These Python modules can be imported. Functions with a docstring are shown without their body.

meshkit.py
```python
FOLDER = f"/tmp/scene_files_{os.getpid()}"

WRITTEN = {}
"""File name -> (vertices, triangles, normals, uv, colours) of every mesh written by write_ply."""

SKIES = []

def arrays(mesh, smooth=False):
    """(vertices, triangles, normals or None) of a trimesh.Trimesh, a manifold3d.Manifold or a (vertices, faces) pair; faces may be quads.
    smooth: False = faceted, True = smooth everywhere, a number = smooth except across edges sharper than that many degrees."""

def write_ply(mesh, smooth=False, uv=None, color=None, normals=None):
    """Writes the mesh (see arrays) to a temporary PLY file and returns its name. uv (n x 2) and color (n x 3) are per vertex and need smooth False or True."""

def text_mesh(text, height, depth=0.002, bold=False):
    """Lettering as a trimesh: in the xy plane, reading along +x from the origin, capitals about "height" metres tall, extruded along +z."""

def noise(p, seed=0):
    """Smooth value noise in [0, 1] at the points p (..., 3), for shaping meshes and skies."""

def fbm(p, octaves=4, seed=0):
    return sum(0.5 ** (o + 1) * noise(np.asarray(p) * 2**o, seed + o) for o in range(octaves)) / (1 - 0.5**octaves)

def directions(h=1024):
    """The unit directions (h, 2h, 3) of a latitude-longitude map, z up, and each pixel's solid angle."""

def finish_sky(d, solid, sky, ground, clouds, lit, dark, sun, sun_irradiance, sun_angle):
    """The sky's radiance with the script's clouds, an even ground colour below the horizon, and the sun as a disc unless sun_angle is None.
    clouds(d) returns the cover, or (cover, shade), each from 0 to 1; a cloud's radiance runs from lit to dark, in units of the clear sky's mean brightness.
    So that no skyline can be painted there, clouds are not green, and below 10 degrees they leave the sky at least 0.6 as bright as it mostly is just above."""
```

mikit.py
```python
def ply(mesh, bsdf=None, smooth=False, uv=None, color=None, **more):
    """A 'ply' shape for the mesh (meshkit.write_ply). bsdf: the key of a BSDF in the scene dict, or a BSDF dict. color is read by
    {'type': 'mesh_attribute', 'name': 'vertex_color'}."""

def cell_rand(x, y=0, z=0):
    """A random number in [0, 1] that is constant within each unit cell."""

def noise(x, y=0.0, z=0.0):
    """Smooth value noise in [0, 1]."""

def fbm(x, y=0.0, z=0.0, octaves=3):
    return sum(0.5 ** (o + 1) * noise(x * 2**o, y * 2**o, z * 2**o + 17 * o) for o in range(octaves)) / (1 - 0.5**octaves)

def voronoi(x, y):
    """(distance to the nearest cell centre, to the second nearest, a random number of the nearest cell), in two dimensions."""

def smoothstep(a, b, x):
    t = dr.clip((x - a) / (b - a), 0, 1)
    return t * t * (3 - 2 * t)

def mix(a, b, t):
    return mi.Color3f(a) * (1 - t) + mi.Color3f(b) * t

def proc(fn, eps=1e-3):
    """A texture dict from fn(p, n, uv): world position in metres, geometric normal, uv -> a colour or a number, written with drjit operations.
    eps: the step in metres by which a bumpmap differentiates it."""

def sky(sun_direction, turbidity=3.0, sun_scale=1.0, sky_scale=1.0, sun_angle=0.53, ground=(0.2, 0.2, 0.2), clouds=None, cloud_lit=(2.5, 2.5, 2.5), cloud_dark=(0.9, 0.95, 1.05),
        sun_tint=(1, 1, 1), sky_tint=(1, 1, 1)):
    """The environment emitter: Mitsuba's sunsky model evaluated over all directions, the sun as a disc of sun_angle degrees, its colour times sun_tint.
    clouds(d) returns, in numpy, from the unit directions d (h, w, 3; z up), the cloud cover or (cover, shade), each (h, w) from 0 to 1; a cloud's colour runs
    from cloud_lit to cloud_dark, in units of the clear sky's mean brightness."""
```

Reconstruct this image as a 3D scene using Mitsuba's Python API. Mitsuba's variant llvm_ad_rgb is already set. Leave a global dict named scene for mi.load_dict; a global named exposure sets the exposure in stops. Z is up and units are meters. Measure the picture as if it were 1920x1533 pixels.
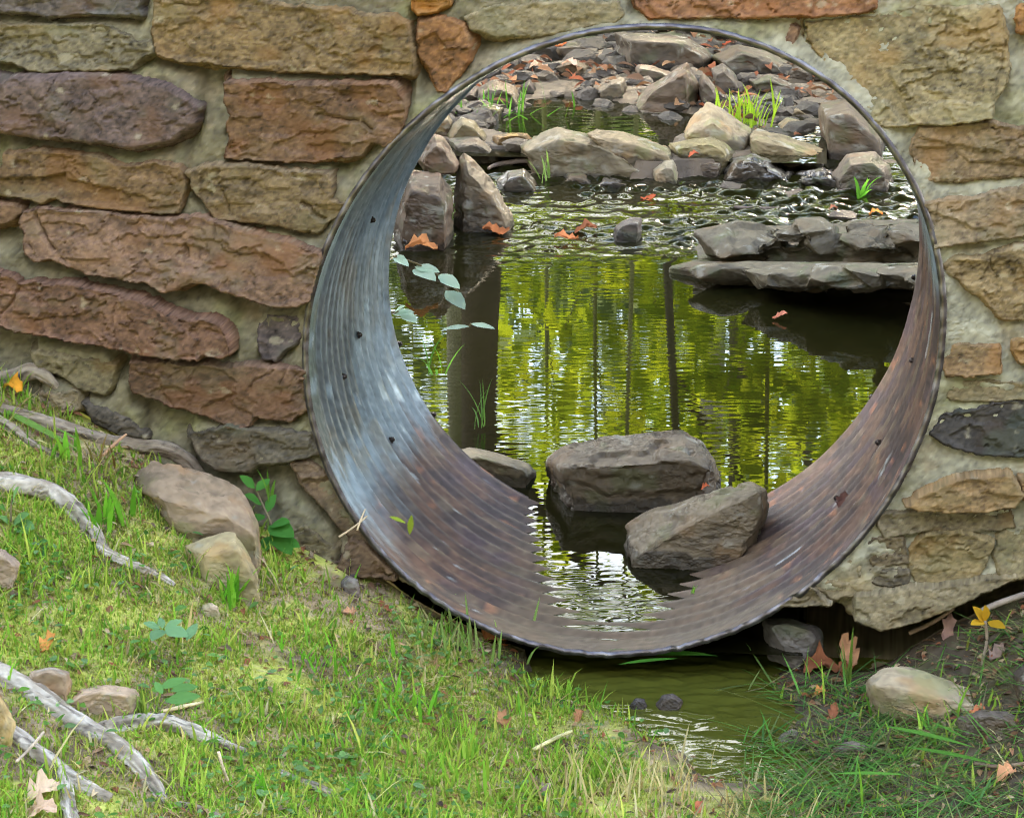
import math, random, numpy as np, trimesh, mitsuba as mi, mikit, meshkit
import drjit as dr
from manifold3d import Manifold
from scipy.interpolate import RBFInterpolator, RegularGridInterpolator
from scipy.ndimage import gaussian_filter

# ------------------------------------------------------------------ camera, sky, exposure
scene, labels = {}, {}
F, YAW, PITCH = 5099.2, -0.114386, 0.286221            # focal length in pixels of a 1920 wide picture
EYE = np.array([0.362456, -5.0, 1.949046])
FW = np.array([math.sin(YAW) * math.cos(PITCH), math.cos(YAW) * math.cos(PITCH), -math.sin(PITCH)])
RT = np.array([math.cos(YAW), -math.sin(YAW), 0.0])
UP = np.cross(RT, FW)
T = mi.ScalarTransform4f
scene['camera'] = {'type': 'perspective', 'fov_axis': 'x', 'fov': math.degrees(2 * math.atan(960 / F)), 'near_clip': 0.1, 'far_clip': 500.0,
                   'to_world': T().look_at(origin=EYE.tolist(), target=(EYE + FW).tolist(), up=[0, 0, 1])}
SUN = np.array([0.17, 0.74, 0.60])


def cloud(d):
    n = meshkit.fbm(d * np.array([2.2, 2.2, 4.0]) + 5.0, 5, 3)
    c = np.clip((n - 0.30) / 0.16 + 1.2 - 3 * d[..., 2], 0, 1)
    s = np.clip(1.0 - 1.15 * d[..., 2] + 0.9 * (meshkit.fbm(d * 3.1 + 9.0, 4, 8) - 0.5), 0, 1)      # an overcast sky is brightest overhead
    return c, s


scene['sky'] = mikit.sky(SUN.tolist(), turbidity=3.0, sun_scale=0.5, sun_angle=6.0, clouds=cloud, cloud_lit=(3.4, 3.35, 3.25), cloud_dark=(1.3, 1.3, 1.3), ground=(0.12, 0.12, 0.08))
exposure = 5.5


# ------------------------------------------------------------------ measuring the place
def ray(px, py):
    return FW + RT * ((px - 960) / F) - UP * ((py - 766.5) / F)


def onY(px, py, y):
    d = ray(px, py)
    return EYE + d * ((y - EYE[1]) / d[1])


def onZ(px, py, z):
    d = ray(px, py)
    return EYE + d * ((z - EYE[2]) / d[2])


fbm, noise = meshkit.fbm, meshkit.noise


def nz(p, scale, seed=0, octv=4):
    return fbm(np.asarray(p) * scale + seed * 7.31, octv, seed) - 0.5


def sst(a, b, x):
    t = np.clip((x - a) / (b - a), 0, 1)
    return t * t * (3 - 2 * t)


def lerp(a, b, t):
    t = np.asarray(t)[..., None]
    return np.asarray(a) * (1 - t) + np.asarray(b) * t


rng = np.random.default_rng(7)

# ------------------------------------------------------------------ materials
VC = {'type': 'mesh_attribute', 'name': 'vertex_color'}


def grain(a, s):
    def fn(p, n, uv):
        return a * (mikit.noise(p.x * s, p.y * s, p.z * s) + 0.6 * mikit.noise(p.x * s * 2.3, p.y * s * 2.3, p.z * s * 2.3))
    return mikit.proc(fn, 5e-4)


def principled(rough, spec=0.4, metal=0.0, **k):
    return {'type': 'principled', 'base_color': VC, 'roughness': rough, 'specular': spec, 'metallic': metal, **k}


scene['rough_stone'] = {'type': 'twosided', 'b': {'type': 'bumpmap', 'arbitrary': grain(1.0, 240.0), 'scale': 0.0032, 'b': principled(0.85, 0.25)}}
scene['damp_rock'] = {'type': 'twosided', 'b': {'type': 'bumpmap', 'arbitrary': grain(1.0, 130.0), 'scale': 0.0045, 'b': principled(0.6, 0.4)}}
scene['wet_rock'] = {'type': 'twosided', 'b': {'type': 'bumpmap', 'arbitrary': grain(1.0, 110.0), 'scale': 0.002, 'b': principled(0.22, 0.6)}}
scene['soil'] = {'type': 'twosided', 'b': principled(0.9, 0.2)}
scene['bark'] = {'type': 'twosided', 'b': principled(0.85, 0.25)}
scene['zinc'] = {'type': 'twosided', 'b': principled(0.33, 0.5, 0.8)}


def rust_mask(p, n, uv):
    r = (0.6 - p.z) / 0.6
    q = r + 0.9 * (mikit.fbm(p.x * 5, p.y * 4, p.z * 5) - 0.5) + 0.5 * (mikit.noise(p.x * 22, p.y * 60, p.z * 22) - 0.5) + 0.55 * mikit.smoothstep(0.30, 0.6, p.x)
    return mikit.smoothstep(0.30, 0.52, q)


scene['pipe_steel'] = {'type': 'twosided', 'b': {'type': 'blendbsdf', 'weight': mikit.proc(rust_mask), 'a': principled(0.33, 0.5, 0.8), 'b': principled(0.62, 0.35)}}
scene['foliage'] = {'type': 'principledthin', 'base_color': VC, 'roughness': 0.45, 'diff_trans': 1.1, 'spec_trans': 0.0, 'eta': 1.4}
scene['dry_leaf'] = {'type': 'principledthin', 'base_color': VC, 'roughness': 0.6, 'diff_trans': 0.4, 'spec_trans': 0.0, 'eta': 1.4}
scene['pond'] = {'type': 'plastic', 'int_ior': 1.40, 'diffuse_reflectance': {'type': 'rgb', 'value': [0.016, 0.0155, 0.004]}, 'nonlinear': True}
scene['clear_stream'] = {'type': 'plastic', 'int_ior': 1.33, 'diffuse_reflectance': {'type': 'rgb', 'value': [0.115, 0.122, 0.020]}, 'nonlinear': True}


def put(key, mesh, bsdf, color, smooth=True):
    n = key
    i = 0
    while n in scene:
        i += 1
        n = f'{key}_{i:03d}'
    v = mesh.vertices if hasattr(mesh, 'vertices') else mesh[0]
    c = np.clip(np.broadcast_to(color, (len(v), 3)), 0.002, 0.95)
    scene[n] = mikit.ply(mesh, bsdf, smooth=smooth, color=c)
    return n


def newkey(key):
    n, i = key, 0
    while n in labels or n in scene:
        i += 1
        n = f'{key}_{i:03d}'
    return n


def tag(key, label, cat=None, group=None, kind=None):
    labels[key] = {'label': label}
    if cat: labels[key]['category'] = cat
    if group: labels[key]['group'] = group
    if kind: labels[key]['kind'] = kind


def gridmesh(P):
    h, w = P.shape[:2]
    i = np.arange(h * w).reshape(h, w)
    q = np.stack([i[:-1, :-1], i[:-1, 1:], i[1:, 1:], i[1:, :-1]], -1).reshape(-1, 4)
    return trimesh.Trimesh(P.reshape(-1, 3), np.vstack([q[:, [0, 1, 2]], q[:, [0, 2, 3]]]), process=False)


def sdf(poly, Q):
    """signed distance (inside positive) of points Q (n,2) to a polygon"""
    a = np.asarray(poly, float)
    b = np.roll(a, -1, 0)
    best = np.full(len(Q), 1e9)
    ins = np.zeros(len(Q), bool)
    for p, q in zip(a, b):
        e = q - p
        w = Q - p
        t = np.clip((w @ e) / max(e @ e, 1e-12), 0, 1)
        best = np.minimum(best, np.linalg.norm(w - t[:, None] * e, axis=1))
        c = (p[1] > Q[:, 1]) != (q[1] > Q[:, 1])
        with np.errstate(divide='ignore', invalid='ignore'):
            xi = (q[0] - p[0]) * (Q[:, 1] - p[1]) / (q[1] - p[1]) + p[0]
        ins ^= c & (Q[:, 0] < xi)
    return np.where(ins, best, -best)


# ------------------------------------------------------------------ the wall plane, leaning back by the tilt of the pipe
TILT = math.radians(3.8)
AX = np.array([0, math.cos(TILT), -math.sin(TILT)])     # along the pipe, away from the camera
WU = np.array([0, math.sin(TILT), math.cos(TILT)])      # up in the wall
C0 = np.array([0, 0, 0.6])
R0, ER, LPIPE = 0.6, (-0.00203, 0.03972, -0.00783, 0.00219), 0.939


def rad(a):
    return R0 * (1 + ER[0] * np.cos(2 * a) + ER[1] * np.sin(2 * a) + ER[2] * np.cos(3 * a) + ER[3] * np.sin(3 * a))


def wall_xy(px, py):
    d = ray(px, py)
    p = EYE + d * (((C0 - EYE) @ AX) / (d @ AX))
    return np.array([p[0], (p - C0) @ WU])


def wallP(x, s, h):
    x, s, h = np.broadcast_arrays(x, s, h)
    return C0 + x[..., None] * np.array([1.0, 0, 0]) + s[..., None] * WU - h[..., None] * AX


# colour families of the wall stones (albedo, linear)
BROWN, OCHRE, TANS, PURPLE, ORANGE, DARK, GREY, OLIVE = (.205, .122, .070), (.245, .168, .082), (.320, .255, .135), (.155, .108, .088), (.290, .145, .060), (.060, .053, .046), (.150, .122, .103), (.215, .178, .105)
STONES = [  # outline in the photograph, colour, how far it stands out (m), roundness of its edge (m)
    ([(-60, -40), (275, -40), (262, 12), (268, 26), (240, 22), (180, 24), (100, 28), (40, 20), (-60, 18)], GREY, .020, .02),
    ([(-60, 50), (0, 48), (60, 48), (120, 50), (180, 48), (215, 55), (245, 70), (255, 85), (283, 80), (288, 95), (265, 105), (245, 125), (180, 130), (120, 128), (85, 133), (60, 128), (30, 112), (-60, 108)], OLIVE, .016, .014),
    ([(298, -40), (480, -40), (484, 6), (560, 14), (660, 17), (672, 24), (710, 31), (745, 27), (765, 45), (772, 80), (774, 110), (772, 137), (735, 136), (640, 132), (535, 128), (440, 120), (370, 112), (320, 105), (297, 100), (290, 60)], OCHRE, .018, .012),
    ([(-60, 142), (40, 141), (94, 139), (188, 138), (258, 146), (317, 160), (352, 178), (374, 200), (368, 226), (352, 243), (317, 263), (258, 276), (200, 265), (164, 262), (94, 256), (42, 250), (0, 240), (-60, 236)], PURPLE, .034, .04),
    ([(430, 155), (520, 152), (575, 158), (650, 155), (690, 158), (736, 154), (748, 165), (761, 190), (760, 215), (757, 235), (730, 272), (697, 262), (676, 288), (590, 297), (510, 297), (424, 292), (437, 258), (430, 235), (438, 215), (428, 190)], BROWN, .022, .012),
    ([(19, 287), (82, 282), (124, 288), (192, 294), (223, 309), (258, 311), (293, 306), (340, 312), (349, 335), (341, 373), (333, 394), (293, 395), (211, 388), (122, 375), (113, 362), (82, 374), (35, 363), (-60, 361), (-60, 330), (9, 323)], (.205, .130, .068), .018, .014),
    ([(387, 311), (457, 310), (551, 320), (619, 323), (627, 347), (622, 373), (648, 382), (643, 401), (612, 410), (596, 434), (551, 423), (523, 416), (410, 408), (387, 377), (368, 349), (354, 321)], (.23, .163, .088), .016, .012),
    ([(52, 399), (77, 391), (164, 396), (315, 412), (340, 410), (370, 403), (410, 415), (471, 434), (540, 448), (606, 469), (601, 518), (590, 553), (563, 565), (514, 565), (471, 551), (434, 540), (410, 530), (399, 521), (359, 522), (349, 530), (340, 537), (310, 537), (282, 520), (265, 523), (204, 511), (153, 502), (129, 488), (101, 478), (75, 483), (56, 471), (54, 436), (45, 413)], (.215, .130, .080), .030, .012),
    ([(-60, 386), (35, 384), (42, 392), (30, 405), (15, 415), (-60, 425)], BROWN, .012, .012),
    ([(-60, 500), (0, 506), (30, 517), (47, 528), (87, 526), (164, 530), (246, 548), (300, 562), (330, 580), (370, 590), (395, 587), (425, 600), (440, 625), (443, 650), (425, 660), (390, 655), (380, 662), (337, 660), (268, 651), (179, 634), (69, 620), (0, 600), (-60, 590)], (.205, .113, .070), .040, .012),
    ([(505, 594), (563, 598), (567, 629), (550, 642), (533, 653), (519, 672), (495, 670), (488, 646), (491, 615)], (.135, .105, .095), .010, .016),
    ([(254, 673), (344, 677), (426, 682), (498, 682), (550, 687), (584, 694), (588, 725), (581, 759), (543, 783), (498, 780), (478, 776), (464, 797), (430, 797), (395, 777), (361, 763), (326, 756), (292, 742), (254, 732), (247, 711)], (.18, .108, .068), .018, .012),
    ([(357, 816), (412, 804), (433, 801), (498, 805), (550, 808), (598, 814), (605, 845), (564, 853), (533, 861), (481, 867), (464, 880), (406, 876), (381, 855)], (.125, .105, .072), .012, .016),
    ([(550, 868), (584, 866), (619, 893), (653, 931), (697, 990), (725, 1030), (690, 1035), (640, 985), (600, 940), (566, 905)], (.19, .13, .08), .006, .016),
    ([(62, 657), (130, 668), (215, 684), (207, 720), (195, 735), (150, 725), (120, 700), (70, 685)], (.20, .165, .095), .008, .03),
    ([(76, 740), (145, 736), (149, 763), (110, 772), (80, 764)], (.22, .17, .10), .008, .012),
    ([(160, 757), (210, 770), (245, 790), (272, 818), (225, 812), (180, 790)], (.12, .10, .075), .004, .02),
    ([(636, 1072), (662, 1010), (690, 1022), (735, 1066), (742, 1080), (690, 1078)], (.17, .11, .065), .012, .014),
    ([(520, 1000), (575, 985), (625, 1030), (630, 1070), (560, 1060)], (.20, .16, .09), .004, .02),
    ([(777, -40), (850, -40), (840, 5), (819, 16), (785, 24), (777, 15)], (.38, .19, .06), .014, .012),
    ([(792, 42), (821, 36), (850, 36), (871, 46), (880, 84), (877, 113), (859, 138), (838, 167), (825, 167), (813, 138), (790, 104), (787, 75)], ORANGE, .012, .016),
    ([(875, 33), (917, 17), (1076, 3), (1155, 8), (1167, 25), (1159, 35), (1076, 50), (1000, 65), (934, 67), (888, 50)], (.27, .22, .125), .008, .014),
    ([(1182, -40), (1640, -40), (1638, 12), (1625, 19), (1560, 25), (1400, 30), (1220, 30), (1195, 10)], (.27, .130, .060), .016, .012),
    ([(1315, 45), (1345, 38), (1465, 48), (1491, 54), (1490, 70), (1475, 88), (1430, 85), (1380, 75), (1330, 70), (1312, 60)], (.24, .145, .09), .004, .008),
    ([(1509, 41), (1597, 31), (1691, 27), (1722, 14), (1869, 14), (1879, 38), (1888, 63), (1882, 82), (1890, 125), (1885, 150), (1860, 191), (1857, 217), (1779, 227), (1710, 232), (1653, 232), (1640, 236), (1616, 213), (1590, 194), (1578, 176), (1550, 138), (1537, 110), (1515, 78)], TANS, .012, .014),
    ([(1980, 5), (1910, 15), (1905, 35), (1912, 55), (1980, 65)], (.37, .19, .07), .016, .012),
    ([(1716, 263), (1728, 241), (1785, 236), (1863, 230), (1925, 243), (1980, 243), (1980, 320), (1920, 327), (1816, 338), (1725, 340), (1719, 313), (1710, 282)], (.28, .20, .115), .014, .012),
    ([(1725, 386), (1753, 376), (1816, 373), (1920, 351), (1980, 343), (1980, 420), (1910, 440), (1832, 448), (1753, 459), (1744, 451), (1728, 417)], (.28, .21, .125), .016, .014),
    ([(1759, 495), (1788, 481), (1851, 477), (1920, 457), (1980, 448), (1980, 586), (1909, 597), (1876, 597), (1863, 580), (1847, 560), (1809, 530), (1784, 514)], (.29, .21, .105), .014, .022),
    ([(1764, 650), (1805, 646), (1872, 650), (1872, 694), (1830, 698), (1776, 703), (1766, 685)], (.29, .185, .09), .016, .010),
    ([(1901, 639), (1925, 637), (1980, 635), (1980, 700), (1912, 674), (1900, 655)], (.33, .22, .10), .012, .010),
    ([(1746, 810), (1771, 778), (1830, 769), (1863, 757), (1920, 752), (1980, 747), (1980, 845), (1905, 851), (1859, 847), (1809, 840), (1771, 827)], DARK, .012, .014),
    ([(1700, 936), (1738, 916), (1771, 899), (1830, 887), (1884, 881), (1903, 894), (1912, 922), (1902, 938), (1863, 944), (1771, 946), (1725, 943)], (.33, .215, .10), .040, .010),
    ([(1912, 893), (1980, 878), (1980, 938), (1922, 930)], (.28, .18, .09), .020, .010),
    ([(1728, 1000), (1801, 996), (1861, 1013), (1855, 1034), (1831, 1078), (1790, 1092), (1720, 1088), (1706, 1060), (1712, 1020)], (.27, .21, .105), .010, .012),
    ([(1634, 1068), (1702, 1065), (1700, 1089), (1663, 1094), (1634, 1086)], (.14, .115, .075), .010, .008),
    ([(1520, 1088), (1548, 1060), (1590, 1048), (1612, 1060), (1608, 1108), (1560, 1120)], (.26, .205, .115), .012, .016),
    ([(1604, 1112), (1700, 1096), (1790, 1094), (1862, 1078), (1900, 1076), (1850, 1098), (1780, 1128), (1690, 1160), (1650, 1166), (1606, 1150)], (.23, .185, .105), .030, .014),
    ([(1442, 1126), (1462, 1098), (1500, 1078), (1516, 1092), (1556, 1124), (1540, 1126), (1490, 1126)], (.20, .16, .095), .026, .014),
    ([(1640, 962), (1720, 958), (1800, 962), (1890, 956), (1900, 985), (1830, 990), (1740, 988), (1660, 1000)], (.21, .17, .10), .010, .012),
    ([(1640, 1010), (1690, 1005), (1700, 1050), (1640, 1056), (1625, 1035)], (.22, .17, .10), .012, .012),
    ([(1760, 720), (1850, 715), (1940, 725), (1940, 742), (1860, 748), (1790, 745), (1764, 738)], (.27, .215, .12), .006, .012),
    ([(1875, 1000), (1930, 985), (1980, 985), (1980, 1075), (1880, 1080), (1866, 1040)], (.25, .20, .105), .006, .02),
]

WALLTOP = 1.75     # top of the wall in wall coordinates
GX = np.arange(-1.40, 1.06, 0.005)
GS = np.arange(-0.82, 0.80, 0.005)
XX, SS = np.meshgrid(GX, GS)
Qg = np.stack([XX.ravel(), SS.ravel()], 1)
covered = np.zeros(XX.shape, bool)
polys = []
for o, *_ in STONES:
    p = np.array([wall_xy(*q) for q in o])
    polys.append(p)
    lo, hi = p.min(0) - .01, p.max(0) + .01
    m = (Qg[:, 0] > lo[0]) & (Qg[:, 0] < hi[0]) & (Qg[:, 1] > lo[1]) & (Qg[:, 1] < hi[1])
    covered.ravel()[m] |= sdf(p, Qg[m]) > 0

# how far the mortar lies back: full at the top of the stone below, raked out under the stone above
n_s, n_x = XX.shape
up_d, dn_d = np.full(XX.shape, .12), np.full(XX.shape, .12)
cur = np.full(n_x, .12)
for r in range(n_s):
    cur = np.where(covered[r], 0, np.minimum(cur + .005, .12))
    dn_d[r] = cur
cur = np.full(n_x, .12)
for r in range(n_s - 1, -1, -1):
    cur = np.where(covered[r], 0, np.minimum(cur + .005, .12))
    up_d[r] = cur
tt = dn_d / np.maximum(dn_d + up_d, 1e-6)
ANG = np.arctan2(SS, XX)
RR = np.hypot(XX, SS)
flush = sst(-.15, .35, XX) * .75                          # the mortar is fuller to the right of the pipe
mh = .004 - (.066 * (1 - flush)) * sst(.30, 1.0, tt) * np.where(up_d < .119, 1, .35)
mh = np.where(covered, -.02, mh)
wgt = gaussian_filter((~covered).astype(float), 1.1)
mh = gaussian_filter(np.where(covered, 0, mh), 1.1) / np.maximum(wgt, .08)
near = 1 - sst(.004, .06, RR - rad(ANG))
mh = mh * (1 - near) + near * (.004 + .016 * sst(-.30, .0, SS) + .012 * nz(np.stack([XX, SS, XX * 0], -1), 14, 4))
# the concrete footing on the right laps over the lip, and ends above a dark hollow
lip = np.array([wall_xy(*q) for q in [(1440, 1128), (1500, 1060), (1552, 1010), (1640, 985), (1700, 1010), (1720, 1100), (1640, 1165), (1560, 1130)]])
lp = sdf(lip, Qg).reshape(XX.shape)
mh += .014 * sst(-.02, .05, lp) * (1 + 2 * nz(np.stack([XX, SS, XX * 0], -1), 25, 8))
hollow = np.array([wall_xy(*q) for q in [(780, 1112), (840, 1142), (900, 1166), (1000, 1198), (1150, 1212), (1330, 1190), (1435, 1150), (1480, 1128), (1552, 1128), (1600, 1160), (1650, 1172), (1700, 1166), (1780, 1132), (1850, 1100), (1980, 1082), (1980, 1290), (780, 1290)]])
ho = sdf(hollow, Qg).reshape(XX.shape) + .022 * nz(np.stack([XX, SS, XX * 0], -1), 22, 9, 5)
hollow_l = np.array([wall_xy(*q) for q in [(560, 1075), (640, 1085), (740, 1090), (790, 1110), (840, 1200), (600, 1200)]])
ho = np.maximum(ho, sdf(hollow_l, Qg).reshape(XX.shape) * .7)
P3 = np.stack([XX, SS, XX * 0], -1)
mh += .012 * nz(P3, 18, 1) + .011 * nz(P3, 60, 2, 3) + .006 * nz(P3, 150, 3, 2)
mh = np.where(ho > -.004, mh - .55 * sst(-.004, .02, ho), mh)
LIPCUT = .0 * np.exp(-((ANG - math.radians(-57)) / .11) ** 2)
holeR = rad(ANG) + .006 - LIPCUT
Xm, Sm = XX.copy(), SS.copy()
rim = (RR < holeR) & (RR > holeR - .009)
k = np.where(rim, holeR / np.maximum(RR, 1e-6), 1)
Xm, Sm = Xm * k, Sm * k
dead = RR <= holeR - .009
mortar = gridmesh(wallP(Xm, Sm, mh))
bad = dead.ravel()[mortar.faces].any(1)
mortar.update_faces(~bad)
v = mortar.vertices
kk = np.stack([Xm, Sm, mh], -1).reshape(-1, 3)
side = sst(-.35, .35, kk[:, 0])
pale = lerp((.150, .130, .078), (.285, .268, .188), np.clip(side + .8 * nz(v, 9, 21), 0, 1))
algae = sst(.02, .20, nz(v, 10, 22) + .25 * nz(v, 45, 23))
mc = lerp(pale, (.175, .17, .075), algae * .7)
dirt = sst(.05, .22, nz(v, 13, 24) + .3 * nz(v, 50, 28))
mc = lerp(mc, (.20, .155, .09), dirt * .6)
mudsplash = sst(-.02, .12, -.40 - kk[:, 1] + .25 * nz(v, 16, 25))     # mud and dust caked on the foot of the wall
mc = lerp(mc, (.235, .180, .095), mudsplash * .8)
mc = mc * (1 + 1.0 * nz(v, 30, 27, 3) + 1.2 * nz(v, 120, 26, 2))[:, None]
WALL = 'stone_wall'
tag(WALL, 'mortared wall of brown and ochre field stones around the round corrugated pipe', 'wall')
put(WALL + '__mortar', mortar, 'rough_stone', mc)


# ledges, broken corners and cracks that can be seen on single stones: (stone, 'crack' or 'step', outline in the photograph, depth)
MARKS = [(7, 'step', [(200, 380), (314, 395), (316, 450), (352, 454), (400, 466), (385, 500), (330, 505), (265, 523), (150, 505), (120, 480), (215, 480), (216, 440)], .007), (7, 'crack', [(72, 398), (88, 437), (112, 466)], .012), (7, 'crack', [(352, 454), (356, 478)], .01),
         (5, 'step', [(-60, 332), (82, 330), (126, 322), (130, 333), (220, 352), (225, 380), (120, 378), (112, 360), (-60, 372)], .012), (5, 'step', [(82, 331), (126, 323), (125, 350), (108, 352)], .022), (5, 'crack', [(124, 288), (127, 325)], .006),
         (4, 'crack', [(598, 212), (640, 220), (676, 224)], .012), (4, 'crack', [(684, 225), (700, 240)], .01), (4, 'crack', [(722, 215), (760, 207)], .008),
         (9, 'crack', [(46, 532), (32, 560), (8, 585)], .008), (9, 'crack', [(88, 528), (83, 575)], .006), (9, 'step', [(330, 575), (440, 590), (445, 668), (385, 668), (375, 640), (388, 625), (350, 600)], .008),
         (6, 'crack', [(420, 356), (430, 375), (435, 400)], .01), (6, 'crack', [(570, 376), (588, 386), (592, 400), (612, 409)], .014), (6, 'step', [(596, 380), (650, 380), (650, 410), (604, 410), (592, 396)], .006),
         (11, 'step', [(240, 668), (266, 690), (305, 701), (312, 735), (330, 760), (240, 740)], .009), (11, 'step', [(438, 735), (440, 757), (476, 772), (470, 800), (380, 790), (380, 760)], .009),
         (2, 'crack', [(414, 102), (416, 126)], .005), (24, 'step', [(1617, 110), (1650, 118), (1684, 165), (1703, 222), (1690, 225), (1640, 165)], .010), (24, 'step', [(1884, 70), (1900, 130), (1880, 200), (1852, 200), (1872, 130)], .010),
         (26, 'step', [(1716, 275), (1785, 276), (1820, 303), (1980, 312), (1980, 345), (1716, 350)], .012), (27, 'crack', [(1760, 380), (1752, 420)], .006), (1, 'step', [(0, 72), (90, 64), (110, 82), (60, 92), (0, 110)], .008), (20, 'step', [(786, 72), (815, 62), (840, 90), (812, 140), (780, 110)], .010)]
MARKS = [(i, k, np.array([wall_xy(*q) for q in o]), d) for i, k, o, d in MARKS]


def line_dist(pts, Q):
    best = np.full(len(Q), 9.0)
    for p, q in zip(pts[:-1], pts[1:]):
        e = q - p
        t = np.clip(((Q - p) @ e) / (e @ e), 0, 1)
        best = np.minimum(best, np.linalg.norm(Q - p - t[:, None] * e, axis=1))
    return best


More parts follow.
